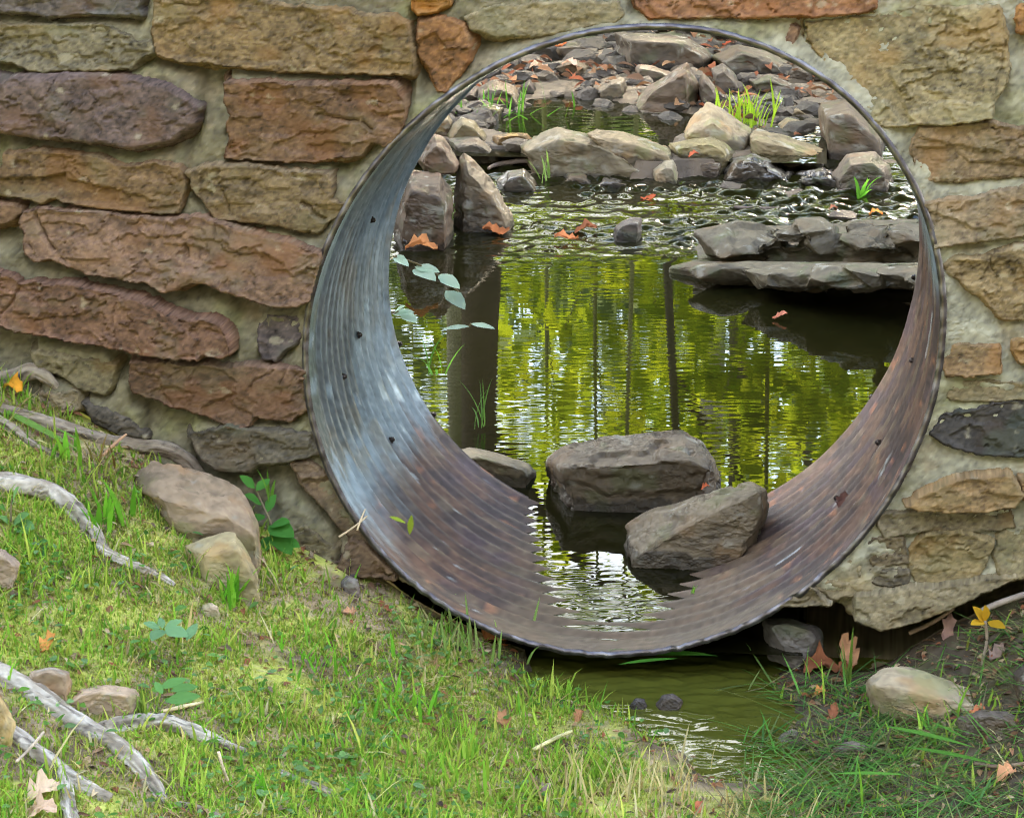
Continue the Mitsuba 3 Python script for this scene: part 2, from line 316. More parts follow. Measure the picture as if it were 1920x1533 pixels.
def stone(poly, color, H, edge, seed, res=.0032, marks=()):
    lo, hi = poly.min(0) - .02, poly.max(0) + .02
    x, s = np.meshgrid(np.arange(lo[0], hi[0], res), np.arange(lo[1], hi[1], res))
    q = np.stack([x.ravel(), s.ravel()], 1)
    p3 = np.stack([x, s, x * 0 + seed], -1)
    d = sdf(poly, q).reshape(x.shape) + .0065 + .012 * nz(p3, 40, seed, 4) + .006 * nz(p3, 130, seed + 1, 2)
    t = np.clip(d / (edge * .34), 0, 1)
    H = H * 1.35 + .004
    h = H * np.sqrt(np.clip(1 - (1 - t) ** 2, 0, 1))
    r = np.random.default_rng(seed)
    h += (r.normal(0, .020) * (x - x.mean()) / .15 + r.normal(0, .03) * (s - s.mean()) / .08) * .35 * np.clip(t, 0, 1)
    ins = np.clip(d / .012, 0, 1)
    h += ins * (.012 * nz(p3 * [1, 1.9, 1], 7, seed + 2, 2) + .006 * nz(p3 * [1, 1.6, 1], 30, seed + 3, 3))
    # flakes split off along the bedding: flat steps with sharp edges
    for kf in range(3):
        f = nz(p3 * [1, 2.0, 1], 5 + 5 * kf, seed + 11 + kf, 5)
        h -= ins * r.uniform(.003, .007) * sst(.05, .058, f)
    jag = q + .007 * np.stack([nz(p3, 45, seed + 40, 3).ravel(), nz(p3, 45, seed + 41, 3).ravel()], 1)
    for kind, o, dep in marks:
        if kind == 'crack':
            h -= dep * np.exp(-(line_dist(o, jag) / .0026) ** 2).reshape(x.shape)
        else:
            h -= dep * sst(-.0015, .0025, sdf(o, jag)).reshape(x.shape)
    cr = np.abs(nz(p3 * [1.6, .6, 1], 9, seed + 31, 3))
    h -= ins * .005 * (1 - sst(.001, .006, cr)) * (nz(p3, 6, seed + 32, 2) > .09)
    h = np.where(d > .006, np.maximum(h, .0065 + .004 * nz(p3, 50, seed + 33, 2)), h)
    h += .0028 * nz(p3, 100, seed + 4, 3)
    h = np.where(d < 0, np.minimum(h, 0) + d * 3.2, h)
    m = gridmesh(wallP(x, s, h - .003))
    keep = (d > -.016).ravel()[m.faces].all(1) & ((np.hypot(x, s) > rad(np.arctan2(s, x)) + .001).ravel()[m.faces].all(1))
    m.update_faces(keep)
    m.remove_unreferenced_vertices()
    V = m.vertices
    c = np.array(color)
    a, b, e = nz(V, 8, seed + 5), nz(V, 26, seed + 6), nz(V, 110, seed + 7, 2)
    c = c * .70
    col = c * (1 + .8 * a + .8 * b + 1.3 * e + .8 * nz(V, 240, seed + 17, 1))[:, None]
    col = lerp(col, c * (1.2, .92, .62), sst(.03, .22, nz(V, 11, seed + 8)) * .55)           # iron stain
    col = lerp(col, (c + (.03, .055, .03)) * .8, sst(.05, .2, nz(V, 15, seed + 9)) * .38)      # grey green film of lichen
    col = lerp(col, (.42, .37, .25), sst(.19, .27, nz(V, 34, seed + 10)) * .4)                # smears of mortar
    col = lerp(col, c * .45, sst(.14, .24, nz(V, 40, seed + 13)) * .6)
    return m, col


for i, ((o, c, H, e), p) in enumerate(zip(STONES, polys)):
    m, col = stone(p, c, H, e, 100 + 37 * i, marks=[k[1:] for k in MARKS if k[0] == i])
    put(WALL + '__stone', m, 'rough_stone', col)

# the wall goes on beside and above the frame: rougher stones in courses, mortar behind
for (x0, x1, s0, s1) in ((-3.6, -1.40, -.45, 1.0), (1.06, 3.4, -.60, 1.0), (-3.6, 3.4, .80, 1.05)):
    x, s = np.meshgrid(np.arange(x0 - .02, x1 + .03, .05), np.arange(s0, s1 + .03, .05))
    m = gridmesh(wallP(x, s, -.012 + .01 * nz(np.stack([x, s, x * 0], -1), 9, 40)))
    put(WALL + '__mortar', m, 'rough_stone', lerp((.30, .25, .15), (.42, .39, .28), sst(-.2, .2, nz(m.vertices, 8, 41))))
rs = np.random.default_rng(5)
kx = 0
for (x0, x1, s0, s1) in ((-3.5, -1.44, -.2, .78), (1.10, 3.3, -.55, .78), (-3.5, 3.3, .81, 1.02)):
    s = s0
    while s < s1 - .06:
        hh = min(rs.uniform(.10, .19), s1 - s)
        x = x0
        while x < x1 - .1:
            w = min(rs.uniform(.18, .45), x1 - x)
            j = lambda: rs.normal(0, .008)
            p = np.array([(x + j(), s + j()), (x + w / 2, s + j()), (x + w - .03 + j(), s + j()), (x + w - .025 + j(), s + hh / 2), (x + w - .03 + j(), s + hh - .025 + j()), (x + w / 2, s + hh - .025 + j()), (x + j(), s + hh - .025 + j())])
            m, col = stone(p, [BROWN, OCHRE, TANS, PURPLE, OLIVE, (.3, .2, .1)][rs.integers(6)], rs.uniform(.012, .03), .014, 3000 + 11 * kx, .014)
            put(WALL + '__stone', m, 'rough_stone', col)
            kx += 1
            x += w
        s += hh
# solid core with the round hole, and the coping
from shapely.geometry import Polygon, box as sbox
aa = np.linspace(0, 2 * np.pi, 90, endpoint=False)
hole = Polygon(np.stack([(rad(aa) + .012) * np.cos(aa), (rad(aa) + .012) * np.sin(aa)], 1))
core = trimesh.creation.extrude_polygon(sbox(-3.6, -1.2, 3.4, 1.06).difference(hole).difference(sbox(-3.6, -1.2, 3.4, -.75)).difference(sbox(-.75, -1.2, 1.0, -.35)).difference(Polygon(hollow).buffer(.02)), .54, engine='earcut')
w = core.vertices
core.vertices = wallP(w[:, 0], w[:, 1], -.31 - w[:, 2])
put(WALL + '__core', core, 'rough_stone', (.30, .26, .18), False)
xs = -3.6
while xs < 3.3:
    w = rs.uniform(.5, .8)
    bx = trimesh.creation.box((w - .015, .98, .10))
    bx = bx.subdivide().subdivide()
    V = bx.vertices + .012 * np.stack([nz(bx.vertices + xs, 9, 60 + q) for q in range(3)], -1)
    bx.vertices = C0 + np.array([xs + w / 2, .44 + 1.11 * math.sin(TILT), 1.11 * math.cos(TILT)]) + V
    put(WALL + '__coping_stone', bx, 'rough_stone', lerp((.3, .22, .12), (.38, .33, .2), nz(bx.vertices, 6, 61) + .5), False)
    xs += w

# ------------------------------------------------------------------ the corrugated pipe
PIPE = 'corrugated_pipe'
tag(PIPE, 'round corrugated steel pipe, galvanised grey and rusty, set in the stone wall', 'pipe')


def pipe_pts(a, y, off=0.0):
    r = rad(a) + off
    return C0 + (r * np.cos(a))[..., None] * np.array([1.0, 0, 0]) + (r * np.sin(a))[..., None] * WU + y[..., None] * AX


def corr(y, a):
    return .0058 * np.cos(2 * np.pi * (y - .06) / .062) * sst(.045, .085, y) - .007 * (1 - sst(.0, .085, y)) * 0


A, Y = np.meshgrid(np.linspace(0, 2 * np.pi, 421), np.concatenate([np.linspace(-.022, .09, 16), np.linspace(.094, LPIPE - .085, 170), np.linspace(LPIPE - .084, LPIPE - .08, 3), np.linspace(LPIPE - .079, LPIPE, 18)]))
Pc = np.stack([np.cos(A), np.sin(A), Y * 1.2], -1)
lap = .005 * sst(LPIPE - .083, LPIPE - .081, Y)            # the next sheet laps inside the first
off = corr(Y, A) - lap + .004 * nz(Pc, 5, 70, 2) + .0012 * nz(Pc, 40, 71, 2)
Yr = Y + np.where(Y < -.015, (.012 + .03 * sst(-.6, -.95, np.sin(A))) * nz(np.stack([np.cos(A) * 12, np.sin(A) * 12, A * 0], -1), 4, 72), 0) * 1.0
rag = sst(-2.35, -2.0, -np.abs(A - math.radians(252))) * 0
inner = gridmesh(pipe_pts(A, Yr, off))
V = inner.vertices
aV, yV = A.ravel(), Y.ravel()
sn = np.sin(aV)
cyl = np.stack([np.cos(aV) * 1.2, sn * 1.2, yV * 1.4], -1)
streak = np.stack([np.cos(aV) * .6, sn * .6, yV * 14], -1)
g = lerp((.15, .195, .215), (.29, .36, .385), np.clip(.5 + 1.6 * nz(cyl, 4, 80) + 1.2 * nz(streak, 3, 81), 0, 1))
g = lerp(g, (.20, .18, .125), sst(.05, .2, nz(cyl, 6, 82)) * .5)
left = -np.cos(aV)
lev = -sn + .30 * nz(cyl, 3.2, 83) + .18 * nz(streak, 4, 84) - .10 * left + .28 * sst(.55, 1.0, -left) * 2.2
rust = sst(.40, .62, lev)
rc = lerp((.062, .042, .036), (.125, .070, .046), sst(-.08, .15, nz(cyl, 7, 85) + .5 * nz(streak, 5, 86)))
rc = lerp(rc, (.085, .055, .060), sst(.04, .18, nz(cyl, 5, 87)) * .7)
rc = lerp(rc, (.16, .115, .072), sst(.06, .2, nz(cyl, 9, 88)) * .6)
rc = lerp(rc, (.30, .125, .06), sst(.16, .26, nz(cyl, 11, 89)) * .7)
pc = lerp(g, rc, rust)
mud = sst(.86, .97, -sn + .16 * nz(cyl, 6, 90))
pc = lerp(pc, (.135, .098, .062), mud * .75)
scr = sst(.24, .29, nz(np.stack([np.cos(aV) * 3, sn * 3, yV * 30], -1), 2.2, 91))
pc = lerp(pc, (.50, .54, .54), scr * .5 * (1 - mud))
pc = pc * (1 + .9 * nz(cyl, 60, 92, 2))[:, None]
edge_r = sst(-.012, -.022, yV) * sst(-.15, .1, nz(cyl, 14, 93) + .08)
pc = lerp(pc, (.06, .045, .04), edge_r)
put(PIPE + '__barrel', inner, 'pipe_steel', pc)
A2, Y2 = np.meshgrid(np.linspace(0, 2 * np.pi, 181), np.array([-.022, -.021, .05, .2, .5, .8, LPIPE]))
outr = gridmesh(pipe_pts(A2, Y2 + np.where(Y2 < -.0215, .0, 0), .0105 + .004 * nz(np.stack([np.cos(A2), np.sin(A2), Y2], -1), 30, 94)))
put(PIPE + '__outer_skin', outr, 'zinc', (.10, .075, .06))
A3, K3 = np.meshgrid(np.linspace(0, 2 * np.pi, 421), np.array([0., .35, .7, 1.]))
rimoff = nz(np.stack([np.cos(A3) * 40, np.sin(A3) * 40, K3], -1), 1.0, 95, 3)
r0 = .004 * nz(np.stack([np.cos(A3), np.sin(A3), A3 * 0 - .022 * 1.2], -1), 5, 70, 2)
rimm = gridmesh(pipe_pts(A3, -.024 + (.012 + .03 * sst(-.6, -.95, np.sin(A3))) * nz(np.stack([np.cos(A3) * 12, np.sin(A3) * 12, A3 * 0], -1), 4, 72) + .006 * rimoff - .004 * np.sin(K3 * np.pi), -.001 + K3 * .0125 + r0 + .004 * rimoff * K3))
put(PIPE + '__cut_edge', rimm, 'zinc', lerp((.07, .06, .06), (.16, .15, .15), sst(-.1, .2, nz(rimm.vertices, 60, 96))))
seam = [(672, 628), (697, 412), (748, 645), (733, 825), (812, 778), (757, 455), (643, 706), (1712, 676), (1648, 830), (1580, 822), (1636, 745), (1570, 935), (1715, 520)]
for (px, py) in seam:
    d = ray(px, py)
    t = np.linspace(4.6, 7.2, 1600)
    q = EYE + t[:, None] * d - C0
    y = q @ AX
    rr = np.hypot(q[:, 0], q @ WU)
    an = np.arctan2(q @ WU, q[:, 0])
    hit = np.argmax((rr > rad(an) - .004) & (y > -.02))
    p = q[hit] + C0
    inn = -(np.array([1., 0, 0]) * math.cos(an[hit]) + WU * math.sin(an[hit]))
    prof = np.array([(0, .006), (.003, .006), (.0050, .0045), (.0055, .002), (.0055, 0), (.0075, 0), (.0075, -.003)])
    bolt = trimesh.creation.revolve(prof, sections=8)
    M = trimesh.geometry.align_vectors([0, 0, 1], inn)
    M[:3, 3] = p + inn * .002
    bolt.apply_transform(M)
    put(PIPE + '__bolt', bolt, 'zinc', (.05, .040, .036), False)

# ------------------------------------------------------------------ ground in front of the wall
ZS = -.062                                              # level of the stream below the pipe
ctrl = np.array([(-4, 0, 1.1), (-1.8, 0, .68), (-1.22, 0, .50), (-.91, 0, .335), (-.7, 0, .215), (-.49, 0, .115), (-.33, 0, .025), (-.15, 0, -.06), (.1, 0, -.09), (.3, 0, -.09), (.5, 0, -.045), (.65, 0, .055), (.79, 0, .12), (1.2, 0, .22), (3, 0, .5), (.45, -.15, -.06), (.62, -.15, .0), (.8, -.15, .075), (1.1, -.15, .14),
                 (-4, -.5, 1.0), (-1.2, -.5, .37), (-.8, -.5, .205), (-.5, -.5, .085), (-.2, -.5, -.015), (0, -.5, -.06), (.3, -.5, -.10), (.7, -.5, -.045), (1.0, -.5, .03), (3, -.5, .3),
                 (-4, -1, .8), (-1.2, -1, .25), (-.8, -1, .14), (-.5, -1, .065), (-.2, -1, .005), (0, -1, -.03), (.3, -1, -.065), (.6, -1, -.075), (1, -1, -.05), (3, -1, .2),
                 (-4, -1.8, .6), (-1.2, -1.8, .12), (-.5, -1.8, .02), (0, -1.8, -.03), (.5, -1.8, -.09), (1, -1.8, -.08), (3, -1.8, .1), (-2, -4, .15), (0, -4, -.05), (2, -4, -.05), (0, -7, 0), (-4, -7, .2), (4, -7, .1)])
rbf = RBFInterpolator(ctrl[:, :2], ctrl[:, 2], smoothing=.0005, kernel='thin_plate_spline')
STREAM = np.array([onZ(*q, ZS)[:2] for q in [(1040, 1222), (1120, 1214), (1250, 1212), (1370, 1222), (1430, 1255), (1455, 1305), (1500, 1345), (1455, 1375), (1440, 1398), (1520, 1425), (1640, 1450), (1560, 1475), (1420, 1462), (1330, 1450), (1280, 1400), (1180, 1345), (1080, 1310), (1000, 1280), (985, 1245)]])


def gx(a, b, fine0, fine1, f, c):
    return np.unique(np.round(np.concatenate([np.arange(a, fine0, c), np.arange(fine0, fine1, f), np.arange(fine1, b + c, c)]), 4))


tx, ty = gx(-14, 14, -1.5, 1.05, .0125, .5), gx(-14, .3, -1.75, .1, .0125, .5)
TX, TY = np.meshgrid(tx, ty)
Q2 = np.stack([TX.ravel(), TY.ravel()], 1)
tz = rbf(np.clip(Q2, [-4, -7], [4, .3])).reshape(TX.shape)
p3 = np.stack([TX, TY, TX * 0], -1)
finem = sst(-3.2, -1.8, TY) * sst(2, 1.2, np.abs(TX))
tz += finem * (.030 * nz(p3, 5, 200, 3) + .016 * nz(p3, 24, 201, 3) + .006 * nz(p3, 70, 202, 2))
sd = sdf(STREAM, Q2).reshape(TX.shape) + .05 * nz(p3, 14, 203, 3)
tz = np.where(sd > 0, ZS - .015 - .05 * np.clip(sd / .1, 0, 1), np.maximum(tz, ZS + .02 * np.clip(-sd / .04, -1, 1.2) - .008))
tz = np.where(TY > .02, np.minimum(tz, -.12 + .0 * TX), tz)
GZ = RegularGridInterpolator((ty, tx), tz, bounds_error=False, fill_value=None)


def ground(x, y):
    return GZ(np.stack([np.asarray(y, float), np.asarray(x, float)], -1))


def hit_ground(px, py, far=6.5):
    d = ray(px, py)
    t = np.linspace(3.0, far, 900)
    q = EYE + t[:, None] * d
    below = (q[:, 2] < ground(q[:, 0], q[:, 1])) | (q[:, 1] > -.005)
    return q[np.argmax(below)]


gm = gridmesh(np.stack([TX, TY, tz], -1))
V = gm.vertices
soil = lerp((.12, .085, .050), (.27, .20, .115), sst(-.15, .2, nz(V, 14, 205)))
soil = lerp(soil, (.33, .36, .06), sst(-.12, .07, nz(V, 9, 206) + .3 * nz(V, 60, 207)) * .8)      # moss
soil = lerp(soil, (.28, .22, .14), sst(.1, .2, nz(V, 90, 208, 2)) * .5)
wetm = sst(-.10, -.02, sd.ravel() + .07 * nz(V, 16, 209)) + sst(.22, .40, V[:, 0] + .25 * nz(V, 10, 215))
soil = lerp(soil, (.055, .042, .029), np.clip(wetm, 0, 1) * .92)
gm_key = put('ground', gm, 'soil', soil * (1 + .9 * nz(V, 160, 210, 2))[:, None])
tag('ground', 'sloping bank of soil and moss in front of the wall', kind='structure')

# the stream below the pipe
sx, sy = np.meshgrid(np.arange(-.5, .75, .006), np.arange(-1.0, .12, .006))


def waves(x, y, amp, lam, n, seed, spread=.5, head=np.pi / 2):
    r = np.random.default_rng(seed)
    h = 0
    for _ in range(n):
        l = lam * np.exp(r.normal(0, .35))
        a = head + r.normal(0, spread)
        h = h + amp * l / n ** .5 * np.sin(2 * np.pi / l * (x * np.cos(a) + y * np.sin(a)) + r.uniform(0, 6.3) + 1.5 * np.sin(x * 3 + y * 2))
    return h


q3 = np.stack([sx, sy, sx * 0], -1)
rough = sst(-.45, -.05, sy) * .8 + .30 + .5 * sst(.0, .2, nz(q3, 6, 212))
sz = ZS + waves(sx, sy, .045, .035, 14, 3, .7) * rough + .0012 * rough * nz(q3, 60, 213, 2)
stream = gridmesh(np.stack([sx, sy, sz], -1))
put('stream_water', stream, 'clear_stream', (.1, .1, .1))
tag('stream_water', 'shallow olive stream running out below the pipe', kind='structure')

# ------------------------------------------------------------------ the pool and the stream bed behind the wall
ZP = -.0085
UPOOL_Z = .075
UPOOL = np.array([onZ(*q, UPOOL_Z)[:2] for q in [(905, 238), (930, 215), (985, 188), (1060, 180), (1130, 186), (1200, 205), (1290, 215), (1300, 268), (1230, 280), (1100, 268), (1000, 256)]])


def bed_base(x, y):
    z = np.interp(y, [.4, .85, 1.1, 3.3, 3.75, 5.0, 5.6, 7.0, 9, 14, 30, 80], [-.3, -.25, -.22, -.2, -.03, .045, .08, .10, .25, 1.0, 4.5, 14])
    xc = -.28 + .42 * sst(1, 5, y) + .1 * (y > 9)
    hw = np.interp(y, [0, 1, 3, 4, 6, 9, 14], [1.5, 1.5, 1.35, 1.35, 1.3, 1.1, .5])
    bank = np.maximum(np.abs(x - xc) - hw, 0)
    return z + np.minimum(bank * .65, .25 + bank * .18) * sst(.8, 1.4, y + 0 * x)


bx_, by_ = gx(-40, 40, -1.6, 2.4, .03, .8), gx(.5, 80, .9, 9.5, .03, .8)
BX, BY = np.meshgrid(bx_, by_)
p3 = np.stack([BX, BY, BX * 0], -1)
bz = bed_base(BX, BY) + .06 * nz(p3, 2.5, 220, 3) * sst(3.2, 4, BY) + .05 * nz(p3, 9, 221, 3) + .03 * nz(p3, 28, 222, 2) * sst(3, 4, BY)
ud = sdf(UPOOL, np.stack([BX.ravel(), BY.ravel()], 1)).reshape(BX.shape) + .06 * nz(p3, 7, 223, 3)
bz = np.where(ud > 0, np.minimum(bz, UPOOL_Z - .01 - np.minimum(ud, .1)), bz)
bz = np.where((ud <= 0) & (ud > -.3) & (BY < 7.0), np.maximum(bz, UPOOL_Z - .02 + .03 * np.clip(-ud / .05, 0, 1)), bz)
BZ = RegularGridInterpolator((by_, bx_), bz, bounds_error=False, fill_value=None)
bm = gridmesh(np.stack([BX, BY, bz], -1))
V = bm.vertices
bc = lerp((.06, .045, .03), (.11, .08, .05), sst(-.15, .2, nz(V, 5, 225) + .4 * nz(V, 26, 226)))
bc = lerp(bc, (.07, .10, .03), sst(-.12, .1, nz(V, 1.2, 227) + .3 * nz(V, 12, 228)) * sst(6, 9, V[:, 1] + .6 * np.abs(V[:, 0])) * .9)
put('stream_bed', bm, 'damp_rock', bc * (1 + nz(V, 60, 229, 2))[:, None])
tag('stream_bed', 'dark stony stream bed and banks rising behind the pool', kind='structure')


def hit_bed(px, py, far=22.0):
    d = ray(px, py)
    t = np.linspace(5.5, far, 3000)
    q = EYE + t[:, None] * d
    z = np.maximum(BZ(np.stack([q[:, 1], q[:, 0]], -1)), ZP)
    z = np.where(q[:, 1] < .95, ZP, z)
    return q[np.argmax(q[:, 2] < z)]


def riffle_z(y):
    return np.interp(y, [0, 3.55, 3.8, 4.6, 5.2], [ZP, ZP, ZP + .006, .035, .065])


wx, wy = np.meshgrid(np.arange(-1.5, 2.3, .02), np.concatenate([np.arange(-.02, 3.4, .0085), np.arange(3.4, 5.3, .012)]))
p3 = np.stack([wx, wy, wx * 0], -1)
rip = sst(3.15, 3.75, wy + .35 * nz(p3, 3, 230))
calm = .0014 * (.35 + 1.5 * sst(-.1, .15, nz(p3 * [.6, 1.6, 1], 1.6, 231, 2)))
outfall = sst(.55, .12, wy) * sst(.5, .3, np.abs(wx + .02))
lump = np.clip(.45 + 2.2 * nz(p3, 3.2, 236, 3), .1, 1.3)
wz = riffle_z(wy) + waves(wx, wy, 1.0, .035, 12, 5, .28) * calm + rip * lump * (waves(wx, wy, .135, .075, 16, 6, .9) + .040 * nz(p3, 30, 233, 3))
wz += outfall * waves(wx, wy, .018, .03, 10, 7, .5)
wz = np.where((wy < .95) & (np.abs(wx + .03) > .40), -.25, wz)
pool = gridmesh(np.stack([wx, wy, wz], -1))
put('pool_water', pool, 'pond', (.1, .1, .1))
tag('pool_water', 'still olive pool behind the pipe mirroring green trees, broken by a bright riffle at its far end', kind='structure')
ux, uy = np.meshgrid(np.arange(UPOOL[:, 0].min() - .3, UPOOL[:, 0].max() + .5, .03), np.arange(UPOOL[:, 1].min() - .2, UPOOL[:, 1].max() + .3, .015))
q3 = np.stack([ux, uy, ux * 0], -1)
up = gridmesh(np.stack([ux, uy, UPOOL_Z + waves(ux, uy, .0025, .05, 9, 8, .4)], -1))
put('upper_pool_water', up, 'pond', (.1, .1, .1))
tag('upper_pool_water', 'small dark pool among the far rocks', kind='structure')


# ------------------------------------------------------------------ rocks
def organic(hulls, res, smooth_it=3, amp=.012, seed=0, flat=0.0):
    body = None
    for h in hulls:
        m = Manifold.hull_points(np.asarray(h, float))
        body = m if body is None else body + m
    body = body.refine_to_length(res)
    me = body.to_mesh()
    t = trimesh.Trimesh(me.vert_properties[:, :3], me.tri_verts, process=True)
    if smooth_it:
        trimesh.smoothing.filter_laplacian(t, lamb=.5, iterations=smooth_it)
    n = t.vertex_normals
    V = np.array(t.vertices)
    s = 1.0 / max(np.ptp(V, axis=0).max(), .05)
    d = amp * (1.3 * nz(V, 2.6 * s, seed, 3) + .55 * nz(V, 8 * s, seed + 1, 5) + .25 * nz(V, 36 * s, seed + 2, 3))
    st = nz(V * [1, 1, 2.4], 4 * s, seed + 3, 4)
    d -= amp * .5 * sst(.05, .065, st)
    cr = np.abs(nz(V * [1, 1, .7], 5 * s, seed + 4, 4))
    d -= amp * .3 * (1 - sst(.001, .008, cr)) * (nz(V, 3 * s, seed + 5, 2) > .05)
    t.vertices = V + n * d[:, None]
    return t


def rock_color(V, c, seed, patches=1.0):
    c = np.array(c)
    col = c * (1 + .8 * nz(V, 9, seed) + .8 * nz(V, 32, seed + 1) + .8 * nz(V, 120, seed + 2, 2))[:, None]
    col = lerp(col, c * (1.25, .95, .65), sst(.04, .2, nz(V, 12, seed + 3)) * .6 * patches)
    col = lerp(col, c * (.8, .95, .7) + (.0, .012, 0), sst(.06, .2, nz(V, 16, seed + 4)) * .6 * patches)
    col = lerp(col, (.27, .26, .21), sst(.15, .22, nz(V, 28, seed + 6) + .25 * nz(V, 110, seed + 7)) * .5 * patches)      # lichen
    return lerp(col, c * .45, sst(.1, .22, nz(V, 22, seed + 5)) * .6 * patches)


nrock = [0]


def rock(label, outline, front=None, depth=.3, color=(.15, .12, .08), bsdf='damp_rock', base=None, amp=.012, group=None, extra=(), bedf=None, name='rock', lift=0.0, cat='rock', res=None, push=0.5):
    """a boulder measured from its outline; its foot is set on the ground, its near face and far side get their own distance"""
    nrock[0] += 1
    o = np.array(outline, float)
    cx = o[o[:, 1].argmax()] if base is None else np.array(base, float)
    foot = (bedf or hit_bed)(cx[0], cx[1])
    y0 = foot[1]
    cen = o.mean(0)
    f = np.array(front, float) if front is not None else cen + (o - cen) * .72 + [0, .12 * np.ptp(o[:, 1])]
    hull = [onY(*q, y0 + depth * push) for q in o] + [onY(*q, y0) for q in f] + [onY(*(cen + (q - cen) * .8 + [0, -.05 * np.ptp(o[:, 1])]), y0 + depth) for q in o]
    low = min(h[2] for h in hull) - .03
    hull += [] if label.startswith('large layered') else [np.array([h[0], h[1], low]) for h in hull if h[2] < foot[2] + .35 * (max(q[2] for q in hull) - foot[2])]
    hulls = [hull]
    for e in extra:
        hulls.append([onY(px, py, y0 + dy) for (px, py, dy) in e])
    size = np.ptp(np.array(hull), axis=0).max()
    m = organic(hulls, res or max(.008, size / 34), 2, amp * min(1.4, size / .35), nrock[0] * 17)
    key = newkey(name)
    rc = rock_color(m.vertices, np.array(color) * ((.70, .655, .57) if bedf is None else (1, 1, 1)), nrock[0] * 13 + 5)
    if bedf is None or foot[1] > .2:                      # soaked and dark up to the splash line
        wet = (m.vertices[:, 2] - foot[2]) < .030 + .05 * nz(m.vertices, 11, nrock[0]) + .03 * nz(m.vertices, 40, nrock[0] + 1)
        rc = np.where(wet[:, None], rc * .42, rc)
    put(key, m, bsdf, rc)
    tag(key, label, cat, group)
    return key


GB = 'rocks of the stream bed behind the pipe'
TANR, GRYR, OLVR, DRKR, WETR = (.25, .20, .125), (.15, .12, .085), (.17, .145, .08), (.11, .09, .065), (.085, .075, .065)
rock('brown lumpy boulder stacked at the left edge of the pool, top one', [(800, 265), (815, 252), (832, 258), (850, 287), (866, 310), (861, 326), (832, 331), (796, 325), (782, 300)], depth=.3, color=(.15, .105, .07), base=(830, 440), group=GB)
rock('dark mud-brown boulder under the lumpy top boulder at the left edge of the pool', [(765, 318), (830, 322), (848, 360), (850, 425), (840, 455), (790, 470), (735, 474), (738, 420), (748, 350)], depth=.4, color=(.10, .072, .05), base=(800, 472), group=GB)
rock('pointed grey slab leaning at the left of the pool, mirrored in the water', [(869, 284), (884, 295), (905, 318), (926, 342), (947, 378), (963, 402), (966, 420), (952, 436), (910, 438), (869, 428), (850, 420), (853, 347), (861, 295)], depth=.22, color=(.155, .125, .085), group=GB)
rock('small tan stone high up beside the pipe edge on the left', [(808, 250), (827, 222), (843, 214), (850, 230), (842, 256), (819, 260)], depth=.2, color=TANR, base=(830, 262), group=GB)
rock('olive grey pyramid shaped rock left of the golden ledge', [(837, 258), (850, 232), (866, 219), (890, 227), (905, 243), (924, 268), (897, 280), (855, 272)], depth=.25, color=OLVR, group=GB)
rock('long dark slab sloping down to the right behind the pointed slab', [(840, 262), (862, 256), (895, 256), (921, 271), (942, 290), (965, 307), (926, 318), (905, 323), (875, 300), (853, 286)], depth=.25, color=(.11, .092, .068), group=GB)
rock('sunlit golden ledge of rock at the near edge of the small upper pool', [(900, 229), (930, 224), (963, 224), (989, 232), (1022, 248), (1010, 258), (963, 252), (926, 258), (910, 247)], depth=.3, color=(.36, .24, .09), group=GB)
rock('small golden brown stone under the sunlit ledge', [(925, 256), (960, 250), (990, 250), (1003, 262), (985, 272), (940, 274), (922, 266)], depth=.2, color=(.33, .20, .06), group=GB)
rock('largest grey slab in the middle of the rocks, sloping down to the right', [(973, 270), (1010, 248), (1044, 237), (1091, 250), (1158, 266), (1187, 290), (1213, 311), (1216, 331), (1195, 346), (1166, 341), (1101, 324), (1041, 320), (1010, 305), (976, 290)], front=[(985, 285), (1050, 262), (1120, 275), (1175, 300), (1205, 325), (1190, 342), (1100, 322), (1030, 316)], depth=.32, color=(.19, .16, .105), group=GB)
rock('slab with a sunlit cream top edge behind the largest grey slab', [(1098, 250), (1117, 240), (1158, 245), (1211, 261), (1260, 279), (1268, 292), (1265, 310), (1250, 316), (1218, 316), (1150, 290), (1114, 262)], front=[(1110, 258), (1190, 272), (1255, 296), (1262, 308), (1245, 316), (1180, 300)], depth=.3, color=TANR, group=GB)
rock('small pale grey triangular stone at the edge of the riffle', [(1221, 318), (1247, 300), (1265, 303), (1271, 326), (1277, 354), (1250, 358), (1226, 354)], depth=.15, color=(.27, .24, .18), group=GB)
rock('black wet boulder left of the grass tuft at the riffle', [(929, 339), (950, 321), (984, 316), (1002, 337), (1014, 357), (997, 372), (947, 372)], depth=.25, color=WETR, bsdf='wet_rock', group=GB)
rock('flat dark stone right of the grass tuft under the largest slab', [(1049, 340), (1067, 324), (1093, 326), (1124, 350), (1106, 358), (1057, 353)], depth=.2, color=DRKR, group=GB)
rock('black wet stones below the tip of the largest slab', [(1110, 345), (1130, 330), (1170, 338), (1200, 346), (1195, 360), (1150, 366), (1112, 362)], depth=.2, color=WETR, bsdf='wet_rock', group=GB)
rock('wedge shaped tan rock with one bright sunlit face, right of the upper pool', [(1326, 190), (1357, 206), (1386, 227), (1408, 243), (1401, 284), (1370, 282), (1310, 268), (1277, 256), (1292, 226), (1318, 211)], front=[(1337, 230), (1370, 274), (1395, 280), (1290, 254)], depth=.34, color=(.36, .29, .19), group=GB)
rock('olive slab with a mossy top edge under the wedge shaped rock', [(1252, 271), (1292, 261), (1334, 256), (1360, 269), (1380, 289), (1352, 301), (1318, 307), (1274, 304)], depth=.25, color=(.24, .20, .10), group=GB)
